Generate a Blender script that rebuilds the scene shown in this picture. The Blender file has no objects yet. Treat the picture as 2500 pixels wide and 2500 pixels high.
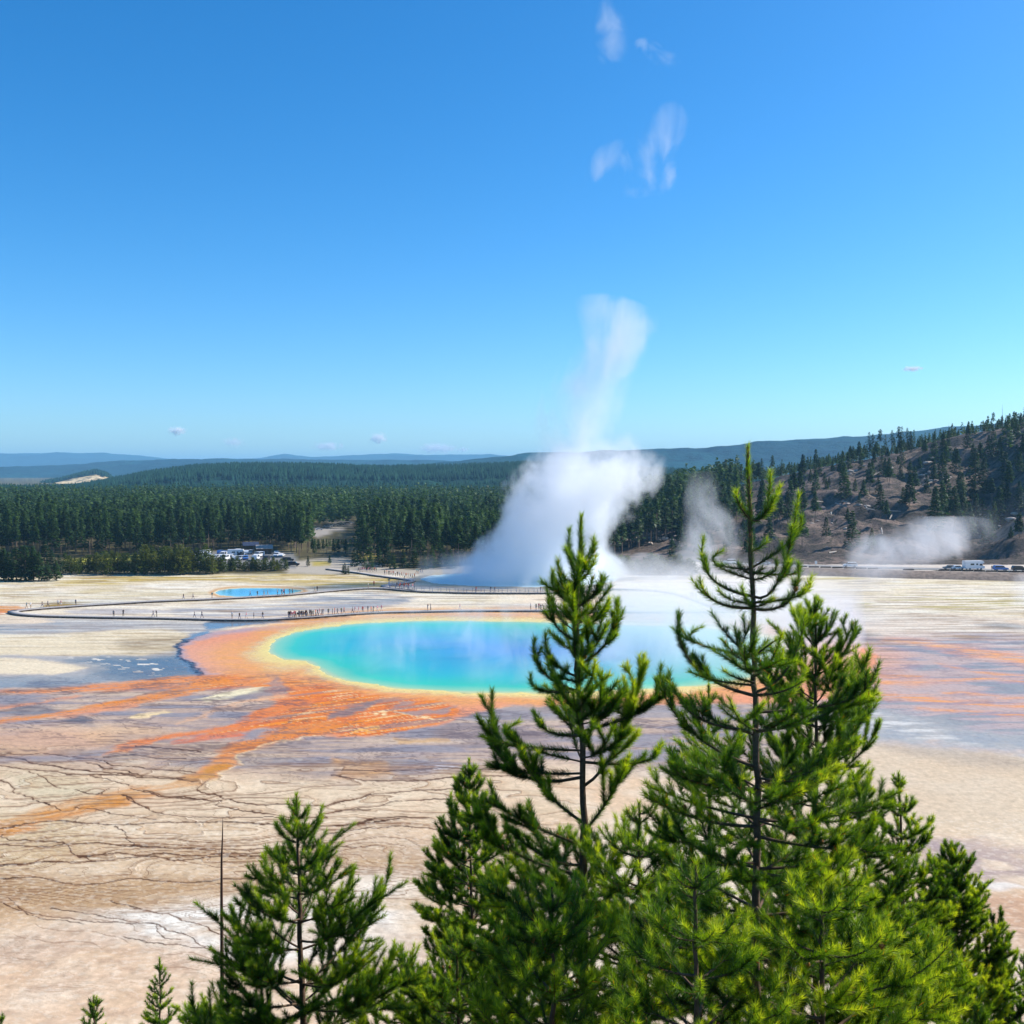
import bpy, math
import numpy as np
from mathutils import Vector, Matrix

rng = np.random.default_rng(7)
SC = bpy.context.scene
COL = SC.collection

# ---------------------------------------------------------------- camera, sky, sun, exposure
H0 = 36.0                      # camera height above the thermal flat
PITCH = math.atan(100 / 2500)  # looking slightly down
cam_d = bpy.data.cameras.new("camera")
cam_d.sensor_width = 36; cam_d.lens = 36; cam_d.clip_start = 0.2; cam_d.clip_end = 90000
cam = bpy.data.objects.new("camera", cam_d); COL.objects.link(cam)
cam.location = (0, 0, H0); cam.rotation_euler = (math.pi / 2 - PITCH, 0, 0)
SC.camera = cam

SUN_AZ = math.radians(72)      # clockwise from straight ahead
SUN_EL = math.radians(40)
W = bpy.data.worlds.new("World"); SC.world = W; W.use_nodes = True
nt = W.node_tree; nt.nodes.clear()
sky = nt.nodes.new("ShaderNodeTexSky"); sky.sky_type = 'NISHITA'; sky.sun_disc = False
sky.sun_elevation = SUN_EL; sky.sun_rotation = SUN_AZ
sky.altitude = 1500; sky.air_density = 1.0; sky.dust_density = 2.2; sky.ozone_density = 3.0
wb = nt.nodes.new("ShaderNodeVectorMath"); wb.operation = 'MULTIPLY'; wb.inputs[1].default_value = (0.78, 0.95, 1.06)
hsv = nt.nodes.new("ShaderNodeHueSaturation"); hsv.inputs["Saturation"].default_value = 1.25
hsv.inputs["Hue"].default_value = 0.5
bg = nt.nodes.new("ShaderNodeBackground"); bg.inputs["Strength"].default_value = 0.133
wo = nt.nodes.new("ShaderNodeOutputWorld")
nt.links.new(sky.outputs[0], wb.inputs[0]); nt.links.new(wb.outputs[0], hsv.inputs["Color"]); nt.links.new(hsv.outputs[0], bg.inputs[0])
nt.links.new(bg.outputs[0], wo.inputs[0])

sl = bpy.data.lights.new("sun", 'SUN'); sl.energy = 4.8; sl.angle = math.radians(0.5); sl.color = (1.0, 0.95, 0.87)
so = bpy.data.objects.new("sun", sl); COL.objects.link(so)
to_sun = Vector((math.sin(SUN_AZ) * math.cos(SUN_EL), math.cos(SUN_AZ) * math.cos(SUN_EL), math.sin(SUN_EL)))
so.rotation_euler = to_sun.to_track_quat('Z', 'Y').to_euler(); so.location = (60, -20, 120)

SC.view_settings.view_transform = 'Standard'; SC.view_settings.look = 'None'
SC.view_settings.exposure = 0.45; SC.view_settings.gamma = 1.0; SC.view_settings.use_curve_mapping = False
cy = SC.cycles
cy.use_denoising = True; cy.max_bounces = 12; cy.diffuse_bounces = 2; cy.glossy_bounces = 2
cy.transmission_bounces = 4; cy.volume_bounces = 9; cy.transparent_max_bounces = 8
cy.volume_step_rate = 0.4; cy.volume_max_steps = 160
cy.use_fast_gi = False

# ---------------------------------------------------------------- projection between the survey photo and the ground
CP, SP = math.cos(PITCH), math.sin(PITCH)
def ray(u, v):
    X = (np.asarray(u, float) - 1250) / 2500; Y = -(np.asarray(v, float) - 1250) / 2500
    return X, CP + Y * SP, -SP + Y * CP
def Wp(u, v, z=0.0):
    X, y, zz = ray(u, v); t = (z - H0) / zz
    return np.stack([X * t, y * t, np.zeros_like(X * t) + z], -1)
def Wd(u, v, d):
    X, y, zz = ray(u, v); t = d / y
    return np.stack([X * t, y * t, H0 + zz * t], -1)
def proj(p):
    p = np.asarray(p, float); x, y, z = p[..., 0], p[..., 1], p[..., 2] - H0
    f = y * CP - z * SP; up = y * SP + z * CP
    return 1250 + 2500 * x / f, 1250 - 2500 * up / f

# ---------------------------------------------------------------- numpy noise
def _h(ix, iy, seed):
    with np.errstate(over='ignore'):
        n = (ix.astype(np.int64) * 374761393 + iy.astype(np.int64) * 668265263 + seed * 1442695041).astype(np.uint32)
        n = (n ^ (n >> 13)) * np.uint32(1274126177); n = n ^ (n >> 16)
    return n.astype(np.float64) / 4294967295.0
def perlin(x, y, seed=0):
    x0 = np.floor(x); y0 = np.floor(y); fx = x - x0; fy = y - y0
    sx = fx * fx * fx * (fx * (fx * 6 - 15) + 10); sy = fy * fy * fy * (fy * (fy * 6 - 15) + 10)
    def g(i, j):
        a = _h(x0 + i, y0 + j, seed) * 2 * math.pi
        return np.cos(a) * (fx - i) + np.sin(a) * (fy - j)
    a = g(0, 0); b = g(1, 0); c = g(0, 1); d = g(1, 1)
    return (a + sx * (b - a)) * (1 - sy) + (c + sx * (d - c)) * sy
def fbm(x, y, octv=4, seed=0, gain=0.5):
    x = np.asarray(x, float); y = np.asarray(y, float)
    s = 0; a = 1
    for k in range(octv):
        s = s + a * perlin(x * 2 ** k + 17.3 * k, y * 2 ** k - 9.1 * k, seed + k); a *= gain
    return s * 1.4
def ss(a, b, x):
    t = np.clip((x - a) / (b - a), 0, 1); return t * t * (3 - 2 * t)
def lin(r, g, b, k=1.0):
    c = np.array([r, g, b], float) / 255
    return np.where(c <= 0.04045, c / 12.92, ((c + 0.055) / 1.055) ** 2.4) * k

# ---------------------------------------------------------------- mesh and object helpers
def mesh_np(name, verts, faces, mats=(), smooth=False, midx=None):
    verts = np.ascontiguousarray(verts, dtype=np.float32).reshape(-1, 3)
    faces = np.ascontiguousarray(faces, dtype=np.int32)
    nf, k = faces.shape
    me = bpy.data.meshes.new(name)
    me.vertices.add(len(verts)); me.vertices.foreach_set("co", verts.ravel())
    me.loops.add(nf * k); me.loops.foreach_set("vertex_index", faces.ravel())
    me.polygons.add(nf); me.polygons.foreach_set("loop_start", np.arange(0, nf * k, k, dtype=np.int32))
    if smooth: me.polygons.foreach_set("use_smooth", np.ones(nf, bool))
    for m in mats: me.materials.append(m)
    if midx is not None: me.polygons.foreach_set("material_index", np.asarray(midx, np.int32))
    me.update(calc_edges=True)
    return me
def attr_f(me, name, arr):
    a = me.attributes.new(name, 'FLOAT', 'POINT'); a.data.foreach_set("value", np.asarray(arr, np.float32).ravel())
def attr_c(me, name, arr):
    arr = np.asarray(arr, np.float32).reshape(-1, 3)
    a = me.attributes.new(name, 'FLOAT_COLOR', 'POINT')
    a.data.foreach_set("color", np.concatenate([arr, np.ones((len(arr), 1), np.float32)], 1).ravel())
def obj(name, me, parent=None, loc=None, label=None, cat=None, group=None, kind=None):
    o = bpy.data.objects.new(name, me); COL.objects.link(o)
    if parent is not None: o.parent = parent
    if loc is not None: o.location = loc
    tag(o, label, cat, group, kind); return o
def tag(o, label=None, cat=None, group=None, kind=None):
    if label: o["label"] = label
    if cat: o["category"] = cat
    if group: o["group"] = group
    if kind: o["kind"] = kind
def copy_tree(o, parent=None):
    c = o.copy(); COL.objects.link(c)
    if parent is not None: c.parent = parent
    for ch in o.children: copy_tree(ch, c)
    return c
class MB:
    """collects boxes and tubes into one mesh"""
    def __init__(s): s.v = []; s.f = []; s.m = []; s.n = 0
    def add(s, v, f, m=0):
        v = np.asarray(v, float); s.v.append(v); f = [tuple(int(i) + s.n for i in q) for q in f]
        s.f += f; s.m += [m] * len(f); s.n += len(v); return s
    def box(s, c, size, m=0, rz=0.0, top=1.0):
        x, y, z = [q / 2 for q in size]
        v = np.array([(-x, -y, -z), (x, -y, -z), (x, y, -z), (-x, y, -z), (-x * top, -y * top, z), (x * top, -y * top, z), (x * top, y * top, z), (-x * top, y * top, z)])
        cr, sr = math.cos(rz), math.sin(rz)
        v = np.stack([v[:, 0] * cr - v[:, 1] * sr, v[:, 0] * sr + v[:, 1] * cr, v[:, 2]], 1) + np.asarray(c, float)
        return s.add(v, [(0, 3, 2, 1), (4, 5, 6, 7), (0, 1, 5, 4), (1, 2, 6, 5), (2, 3, 7, 6), (3, 0, 4, 7)], m)
    def tube(s, pts, rad, n=6, m=0):
        v, f = tube_np(np.asarray(pts, float), np.broadcast_to(rad, (len(pts),)), n)
        return s.add(v, f, m)
    def mesh(s, name, mats, smooth=False):
        me = bpy.data.meshes.new(name); me.from_pydata(np.concatenate(s.v).tolist(), [], s.f)
        for m in mats: me.materials.append(m)
        me.polygons.foreach_set("material_index", np.asarray(s.m, np.int32))
        if smooth: me.polygons.foreach_set("use_smooth", np.ones(len(s.f), bool))
        me.update(); return me
def tube_np(P, R, n=6):
    T = np.gradient(P, axis=0); T /= np.linalg.norm(T, axis=1, keepdims=True) + 1e-9
    ref = np.tile(np.array([0.31, 0.17, 0.93]), (len(P), 1)); bad = abs((T * ref).sum(1)) > 0.95; ref[bad] = (0.9, 0.3, 0.1)
    A = np.cross(T, ref); A /= np.linalg.norm(A, axis=1, keepdims=True); B = np.cross(T, A)
    a = np.arange(n) * 2 * math.pi / n
    V = (P[:, None] + R[:, None, None] * (A[:, None] * np.cos(a)[None, :, None] + B[:, None] * np.sin(a)[None, :, None])).reshape(-1, 3)
    i = np.arange(len(P) - 1)[:, None] * n; j = np.arange(n)[None]; j2 = (j + 1) % n
    F = np.stack([i + j, i + j2, i + n + j2, i + n + j], -1).reshape(-1, 4)
    return V, F

# ---------------------------------------------------------------- material helpers
def mat(name):
    m = bpy.data.materials.new(name); m.use_nodes = True
    n = m.node_tree.nodes; n.clear()
    out = n.new("ShaderNodeOutputMaterial"); return m, m.node_tree, out
def N(t, typ, **kw):
    n = t.nodes.new(typ)
    for k, v in kw.items():
        if k.startswith("_"): setattr(n, k[1:], v)
        else: n.inputs[k].default_value = v
    return n
def L(t, a, b): t.links.new(a, b)
def simple_mat(name, col, rough=0.8, metal=0.0, spec=0.3, nscale=0, namt=0.25, bump=0.0):
    m, t, out = mat(name)
    p = N(t, "ShaderNodeBsdfPrincipled"); p.inputs["Roughness"].default_value = rough
    p.inputs["Metallic"].default_value = metal; p.inputs["Specular IOR Level"].default_value = spec
    p.inputs["Base Color"].default_value = (*col, 1)
    if nscale:
        tc = N(t, "ShaderNodeTexCoord"); nz = N(t, "ShaderNodeTexNoise", Scale=nscale, Detail=5.0)
        L(t, tc.outputs["Object"], nz.inputs["Vector"])
        mp = N(t, "ShaderNodeMapRange"); mp.inputs["From Min"].default_value = 0.3; mp.inputs["From Max"].default_value = 0.7
        mp.inputs["To Min"].default_value = 1 - namt; mp.inputs["To Max"].default_value = 1 + namt
        L(t, nz.outputs[0], mp.inputs["Value"])
        mx = N(t, "ShaderNodeVectorMath", _operation='SCALE'); mx.inputs[0].default_value = col
        L(t, mp.outputs[0], mx.inputs["Scale"]); L(t, mx.outputs[0], p.inputs["Base Color"])
        if bump:
            b = N(t, "ShaderNodeBump", Distance=bump, Strength=0.8); L(t, nz.outputs[0], b.inputs["Height"]); L(t, b.outputs[0], p.inputs["Normal"])
    L(t, p.outputs[0], out.inputs[0]); return m
# ---------------------------------------------------------------- the thermal flat
def axis(segs):
    out = []
    for a, b, st in segs: out.append(np.arange(a, b, st))
    out.append([segs[-1][1]]); return np.concatenate(out)
us = axis([(-2600, -100, 50), (-100, 2600, 2.3), (2600, 5200, 50)])
vs = axis([(1154, 1160, 1.5), (1160, 1300, 12), (1300, 1384, 4), (1384, 1760, 1.55), (1760, 2520, 2.1), (2520, 3400, 40)])
U, V = np.meshgrid(us, vs)
G = Wp(U, V, 0.0); GX, GY = G[..., 0], G[..., 1]
K = 0.84
Dm = GY
# world-space wobble of the painted outlines, expressed as an image shift
wx = fbm(GX / 14, GY / 14, 4, 11) * 3.2; wy = fbm(GX / 14, GY / 14, 4, 23) * 3.2
wx2 = fbm(GX / 3, GY / 3, 3, 31) * 0.7; wy2 = fbm(GX / 3, GY / 3, 3, 37) * 0.7
def warp(k1=1.0, k2=1.0):
    dx = wx * k1 + wx2 * k2; dy = wy * k1 + wy2 * k2
    return U + 2500 * dx / Dm, V - 2500 * H0 * dy / Dm ** 2
U1, V1 = warp(0.55, 1.0)
U2, V2 = warp(0.25, 1.3)
col = np.zeros(U.shape + (3,)); wet = np.zeros(U.shape)
def mixc(m, c, wv=None):
    global col, wet
    m = np.clip(m, 0, 1); col += (np.asarray(c) - col) * m[..., None]
    if wv is not None: wet += (wv - wet) * m
def poly_sd(P, UU, VV, asp=1.0):
    """signed distance (positive inside) in image units, horizontal scaled by asp"""
    P = np.asarray(P, float); X = UU * asp; Y = VV; px = P[:, 0] * asp; py = P[:, 1]
    d = np.full(UU.shape, 1e9); ins = np.zeros(UU.shape, bool)
    for i in range(len(P)):
        ax, ay = px[i], py[i]; bx, by = px[(i + 1) % len(P)], py[(i + 1) % len(P)]
        ex, ey = bx - ax, by - ay; L2 = ex * ex + ey * ey + 1e-9
        t = np.clip(((X - ax) * ex + (Y - ay) * ey) / L2, 0, 1)
        d = np.minimum(d, (X - ax - t * ex) ** 2 + (Y - ay - t * ey) ** 2)
        if ay != by:
            c = ((ay > Y) != (by > Y)) & (X < (bx - ax) * (Y - ay) / (by - ay) + ax); ins ^= c
    return np.where(ins, 1, -1) * np.sqrt(d)
def polym(P, soft=4, UU=None, VV=None, asp=0.45, off=0):
    UU = U1 if UU is None else UU; VV = V1 if VV is None else VV
    P = np.asarray(P, float); pad = 60
    r0, r1 = np.searchsorted(vs, [P[:, 1].min() - pad, P[:, 1].max() + pad])
    c0, c1 = np.searchsorted(us, [P[:, 0].min() - 2 * pad, P[:, 0].max() + 2 * pad])
    out = np.zeros(U.shape); s = (slice(r0, r1), slice(c0, c1))
    if r1 <= r0 or c1 <= c0: return out
    out[s] = ss(-soft, soft, poly_sd(P, UU[s], VV[s], asp) + off); return out
def stroke(pts, soft=1.5, UU=None, VV=None, asp=0.4):
    """pts: (u, v, halfwidth)"""
    UU = U1 if UU is None else UU; VV = V1 if VV is None else VV
    out = np.zeros(U.shape); P = np.asarray(pts, float)
    for a, b in zip(P[:-1], P[1:]):
        pad = 30 + max(a[2], b[2])
        r0, r1 = np.searchsorted(vs, [min(a[1], b[1]) - pad, max(a[1], b[1]) + pad])
        c0, c1 = np.searchsorted(us, [min(a[0], b[0]) - 2 * pad, max(a[0], b[0]) + 2 * pad])
        if r1 <= r0 or c1 <= c0: continue
        s = (slice(r0, r1), slice(c0, c1)); X = UU[s] * asp; Y = VV[s]
        ex, ey = (b[0] - a[0]) * asp, b[1] - a[1]; t = np.clip(((X - a[0] * asp) * ex + (Y - a[1]) * ey) / (ex * ex + ey * ey + 1e-9), 0, 1)
        d = np.sqrt((X - a[0] * asp - t * ex) ** 2 + (Y - a[1] - t * ey) ** 2); w = a[2] + (b[2] - a[2]) * t
        out[s] = np.maximum(out[s], 1 - ss(w - soft, w + soft, d))
    return out
def band(v0, v1, s0=15, s1=15): return ss(v0 - s0, v0 + s0, V1) * (1 - ss(v1 - s1, v1 + s1, V1))
def side(u0, s=60): return ss(u0 - s, u0 + s, U1)
Z5 = lambda L_: [(x / 2.147, 1600 + y / 2.147) + tuple(r) for x, y, *r in L_]
Z6 = lambda L_: [(800 + x / 2.147, 1600 + y / 2.147) + tuple(r) for x, y, *r in L_]
Z7 = lambda L_: [(1600 + x / 2.147, 1600 + y / 2.147) + tuple(r) for x, y, *r in L_]
ZL = lambda L_: [(x / 3.864, 1480 + y / 3.864) + tuple(r) for x, y, *r in L_]
ZT = lambda L_: [(x / 2.76, 1000 + y / 2.76) + tuple(r) for x, y, *r in L_]
ZU = lambda L_: [(600 + x / 2.76, 1000 + y / 2.76) + tuple(r) for x, y, *r in L_]
ZR = lambda L_: [(1800 + x / 2.76, 950 + y / 2.76) + tuple(r) for x, y, *r in L_]

n_big = fbm(GX / 30, GY / 30, 4, 1); n_mid = fbm(GX / 7, GY / 7, 4, 2); n_fin = fbm(GX / 1.1, GY / 1.1, 3, 3)
n_str = fbm(GX / 24, GY / 4.0, 4, 5); n_str2 = fbm(GX / 9 + 0.1 * GY, GY / 1.6, 4, 6)
n_blot = fbm(GX / 12, GY / 9, 4, 8)
cream = lin(229, 205, 176, K); pale = lin(240, 228, 210, K); tan = lin(205, 170, 132, K); mauve = lin(172, 152, 148, K)
grey = lin(150, 146, 158, K); blueg = lin(95, 122, 158, K); orange = lin(226, 120, 38, K); salmon = lin(232, 148, 108, K)
brown = lin(110, 70, 42, K); khaki = lin(176, 150, 92, K); white = lin(246, 240, 232, K)
col[:] = cream
mixc(0.5 + 0.9 * n_big, lin(222, 190, 158, K)); mixc(0.35 + 0.8 * n_mid, lin(236, 218, 196, K))
mixc(band(2270, 3000, 60) * ss(-0.1, 0.5, n_blot) * 0.7, lin(205, 178, 158, K))
mixc(band(2270, 3000, 60) * ss(0.05, 0.5, fbm(GX / 3, GY / 1.5, 4, 61)) * 0.55, lin(186, 158, 136, K))
mixc(band(2330, 3000, 60) * (1 - side(900, 100)) * 0.35, lin(226, 188, 158, K))
# white sinter apron
mixc(polym([(150, 2240), (420, 2170), (640, 2150), (900, 2170), (1000, 2230), (900, 2330), (600, 2330), (300, 2300)], 40) * (0.55 + n_mid * 0.6), white)
# brown wash between terraces, lower left
mixc(polym([(-300, 2110), (150, 2150), (500, 2120), (700, 2080), (700, 2150), (500, 2200), (250, 2250), (-300, 2220)], 35) * (0.75 + n_str * 0.7), lin(186, 150, 112, K))
mixc(polym([(700, 2030), (900, 2030), (1200, 2060), (1400, 2100), (1300, 2180), (900, 2170), (720, 2120)], 35) * (0.65 + n_str * 0.8), lin(190, 166, 150, K))
mixc(polym([(-300, 1960), (120, 1990), (260, 2060), (120, 2120), (-300, 2110)], 30) * 0.5, lin(190, 166, 120, K))
mixc(polym([(40, 1880), (170, 1890), (260, 1940), (200, 1970), (80, 1960)], 14) * 0.5, lin(200, 192, 160, K))
# mauve and grey flow ground around the spring
mz = polym([(-400, 1655), (0, 1655), (480, 1640), (760, 1650), (1000, 1740), (1300, 1710), (1900, 1720), (1900, 1890), (1500, 1880), (1240, 1860), (1000, 1900), (700, 1900), (480, 1880), (320, 1870), (150, 1870), (-400, 1840)], 25)
mixc(mz * np.clip(0.85 + n_str * 0.5, 0, 1), lin(188, 160, 146, K), 0.45)
mixc(mz * ss(-0.15, 0.35, n_str) * 0.85, lin(164, 150, 152, K), 0.7)
mixc(mz * ss(0.1, 0.5, n_str2) * 0.5, lin(140, 124, 128, K), 0.7)
mixc(polym([(-300, 1650), (0, 1652), (330, 1640), (470, 1650), (200, 1668), (0, 1680), (-300, 1690)], 5) * 0.9, lin(158, 160, 172, K), 0.85)
mixc(polym(ZL([(-900, 1180), (0, 1180), (420, 1150), (900, 1180), (1150, 1230), (950, 1330), (600, 1380), (0, 1380), (-900, 1380)]), 14) * 0.8, lin(222, 176, 142, K), 0.2)
mixc(polym(ZL([(1000, 1120), (1450, 1130), (1932, 1180), (1500, 1260), (1100, 1330), (700, 1230)]), 10) * 0.6, lin(222, 180, 140, K), 0.2)
mixc(polym(ZL([(40, 900), (350, 890), (560, 960), (300, 1050), (30, 1060)]), 8) * 0.6, lin(120, 116, 124, K), 0.6)
mixc(polym(ZL([(540, 1030), (760, 1040), (900, 1090), (850, 1130), (600, 1110)]), 6) * 0.7, lin(96, 92, 106, K), 0.7)
# far flat: cream with olive and ochre crusts
far = 1 - ss(1485, 1530, V1)
mixc(far * 0.85, lin(232, 218, 196, K))
mixc(far * ss(-0.05, 0.45, fbm(GX / 45, GY / 14, 4, 71)) * 0.5, lin(214, 196, 150, K))
mixc(far * ss(0.2, 0.5, fbm(GX / 30, GY / 7, 4, 73)) * 0.6, lin(246, 240, 228, K))
mixc(polym([(-300, 1435), (60, 1440), (200, 1408), (560, 1400), (900, 1396), (1000, 1420), (950, 1440), (700, 1425), (520, 1418), (300, 1424), (150, 1432), (-300, 1450)], 8) * (0.75 + n_str * 0.8), lin(196, 168, 84, K))
mixc(polym([(-300, 1455), (100, 1462), (320, 1440), (300, 1425), (140, 1450), (-300, 1440)], 6) * 0.5, lin(206, 186, 140, K))
mixc(polym([(110, 1474), (160, 1470), (200, 1476), (160, 1482), (100, 1482)], 3) * 0.9, lin(160, 128, 40, K))
mixc(polym([(-400, 1480), (50, 1480), (72, 1485), (40, 1494), (0, 1500), (-400, 1515)], 3) * 0.95, lin(222, 138, 38, K), 0.3)
mixc(polym([(-400, 1492), (20, 1491), (10, 1499), (-400, 1505)], 3) * 0.7, salmon)
mixc(polym([(150, 1493), (260, 1484), (420, 1490), (440, 1498), (180, 1500)], 4) * 0.7, lin(196, 186, 190, K), 0.6)
mixc(polym([(420, 1484), (700, 1466), (900, 1446), (980, 1450), (1000, 1470), (900, 1490), (700, 1503), (560, 1508), (430, 1503)], 7) * (0.75 + n_str), lin(190, 180, 180, K), 0.65)
mixc(polym([(760, 1456), (900, 1445), (1010, 1456), (980, 1470), (860, 1476)], 6) * ss(-0.1, 0.2, n_str) * 0.8, lin(138, 134, 142, K), 0.7)
mixc(polym([(1180, 1480), (1300, 1472), (1440, 1478), (1500, 1490), (1200, 1490)], 5) * 0.5, lin(196, 188, 190, K), 0.6)
mixc(polym([(1250, 1450), (1500, 1450), (1700, 1470), (1750, 1500), (1500, 1480), (1280, 1475)], 10) * 0.35, lin(236, 206, 176, K))
# right flat
mixc(polym([(2060, 1475), (2200, 1452), (2500, 1448), (3000, 1440), (3000, 1500), (2500, 1497), (2250, 1494), (2060, 1500)], 10) * ss(-0.1, 0.25, n_str) * 0.8, lin(176, 160, 92, K))
mixc(polym([(1900, 1407), (2080, 1409), (2130, 1413), (1950, 1418)], 3) * 0.8, lin(190, 168, 80, K))
mixc(polym([(2230, 1410), (2520, 1412), (3000, 1412), (3000, 1430), (2520, 1426)], 3) * 0.6, lin(150, 130, 90, K))
mixc(polym([(1850, 1500), (2200, 1490), (2700, 1530), (2700, 1575), (2300, 1560), (1900, 1560)], 20) * 0.6, lin(216, 204, 194, K), 0.4)
rt = polym([(1880, 1570), (2200, 1550), (3200, 1560), (3200, 1850), (2700, 1835), (2300, 1790), (2100, 1740), (1900, 1740)], 16)
mixc(rt * 0.9, lin(198, 172, 168, K), 0.5); mixc(rt * ss(0.0, 0.35, n_str) * 0.8, lin(160, 152, 164, K), 0.75)
mixc(polym([(1850, 1590), (2080, 1560), (2210, 1600), (2160, 1680), (2080, 1720), (1880, 1720)], 25) * 0.75, lin(236, 176, 150, K), 0.4)
for P in ([(2170, 1562, 2), (2260, 1570, 8), (2360, 1590, 10), (2500, 1612, 12), (2800, 1640, 14)],
          [(2060, 1635, 2), (2130, 1648, 6), (2250, 1655, 3)], [(2120, 1664, 4), (2250, 1668, 5), (2400, 1660, 4), (2600, 1672, 3)],
          [(2110, 1700, 6), (2200, 1700, 9), (2330, 1712, 8), (2500, 1722, 7), (2800, 1730, 8)], [(2250, 1732, 2), (2400, 1744, 6), (2520, 1748, 4)],
          [(2280, 1620, 1.5), (2400, 1645, 2), (2500, 1652, 3)], [(2300, 1690, 1), (2450, 1700, 2), (2550, 1702, 2)]):
    mixc(stroke(P, 8) * (0.6 + n_str2 * 0.8), lin(238, 160, 116, K), 0.3)
    mixc(stroke([(a, b, c * 0.4) for a, b, c in P], 3) * (0.4 + n_str2), lin(240, 166, 92, K), 0.3)
mixc(polym([(1990, 1740), (2120, 1725), (2300, 1770), (2600, 1800), (3200, 1830), (3200, 1870), (2500, 1850), (2200, 1810), (2020, 1790)], 16) * (0.8 + n_mid * 0.5), lin(176, 176, 192, K), 0.75)
mixc(polym([(2080, 1730), (2150, 1745), (2300, 1790), (2380, 1815), (2250, 1800), (2120, 1770)], 8) * ss(-0.05, 0.3, n_str2) * 0.8, lin(232, 232, 238, K), 0.6)
mixc(polym([(1980, 1800), (2200, 1820), (2600, 1860), (3200, 1880), (3200, 2040), (2500, 2030), (2250, 2030), (1980, 2010)], 25) * 0.75, lin(214, 192, 166, K))
mixc(polym([(2080, 1795), (2350, 1830), (2550, 1870), (2450, 1880), (2200, 1835)], 14) * 0.6, lin(172, 158, 146, K))
mixc(polym([(2180, 2040), (2350, 2045), (2600, 2060), (3200, 2070), (3200, 2140), (2600, 2160), (2350, 2150), (2250, 2110)], 14) * (0.75 + 0.6 * n_mid), lin(186, 160, 152, K), 0.55)
mixc(polym([(2400, 2090), (2470, 2095), (2500, 2120), (2440, 2125)], 7) + polym([(2440, 2140), (2560, 2120), (2700, 2140), (2560, 2170)], 8), lin(228, 204, 180, K), 0.1)
mixc(polym([(2360, 2150), (2450, 2155), (2560, 2172), (2450, 2172)], 5) * 0.8, lin(236, 230, 226, K))
mixc(polym([(2300, 2170), (2500, 2180), (3200, 2190), (3200, 2330), (2600, 2310), (2380, 2290), (2300, 2240)], 30) * 0.8, lin(196, 152, 122, K))
# left flat: cream bars across blue water
lf = polym([(-500, 1520), (200, 1508), (560, 1517), (560, 1560), (480, 1590), (500, 1650), (-500, 1660)], 10)
mixc(lf * 0.9, lin(190, 182, 178, K), 0.6)
mixc(polym(ZL([(-900, 150), (400, 150), (640, 180), (500, 240), (-900, 250)]), 6) * ss(-0.2, 0.3, n_str) * 0.9, lin(150, 156, 166, K), 0.9)
mixc(polym(ZL([(-900, 90), (300, 100), (520, 150), (300, 165), (-900, 175)]), 4) * (0.9 + n_str), lin(226, 206, 184, K), 0.0)
mixc(polym(ZL([(-900, 270), (400, 262), (1200, 220), (1480, 210), (1800, 240), (1720, 330), (1560, 420), (1300, 480), (900, 470), (400, 455), (-900, 460)]), 4), lin(226, 208, 178, K), 0.0)
mixc(polym(ZL([(1100, 330), (1750, 260), (1700, 380), (1600, 440), (1150, 460)]), 12) * (0.7 + n_str2), lin(168, 148, 118, K), 0.1)
mixc(polym(ZL([(-900, 500), (300, 490), (620, 545), (900, 575), (800, 600), (450, 640), (-900, 660)]), 4), lin(232, 214, 186, K), 0.0)
mixc(polym(ZL([(620, 520), (900, 480), (1300, 500), (1650, 460), (1760, 540), (1932, 600), (2050, 650), (1600, 680), (1150, 690), (900, 640), (1000, 590)]), 14), lin(112, 120, 132, K), .9)
mixc(polym(ZL([(1200, 500), (1660, 470), (1850, 600), (1500, 600), (1150, 560)]), 10) * 0.7, lin(84, 98, 118, K), .95)
mixc(polym(ZL([(600, 480), (1300, 480), (1700, 560), (1400, 640), (800, 560)]), 10) * ss(0.36, 0.5, fbm(GX / 3, GY / 1.5, 3, 91)), lin(228, 224, 226, K), 0.2)
# fine horizontal streaks on the bars
fs = ss(0.1, 0.5, fbm(GX / 22, GY / 1.5, 4, 93))
mixc(fs * (1 - ss(1640, 1660, V1)) * 0.7 * ss(0, 1, 0.35 + 1.2 * n_big), lin(150, 118, 82, K))
mixc(ss(0.12, 0.4, fbm(GX / 30, GY / 2.2, 4, 95)) * (1 - ss(1500, 1650, V1)) * 0.45, lin(128, 104, 84, K))
mixc(ss(0.2, 0.5, fbm(GX / 30, GY / 2.2, 4, 97)) * (1 - ss(1500, 1650, V1)) * 0.6, lin(250, 242, 226, K))

lum = col.mean(-1); cool = ss(0.72, 1.0, col[..., 2] / (col[..., 0] + 1e-6))
col += (lum[..., None] * np.array([1.06, 0.99, 0.90]) - col) * (cool * 0.9 * (1 - ss(0.9, 1.0, wet)))[..., None]
col *= (1 - .16 * np.clip(wet, 0, 1))[..., None]
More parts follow.
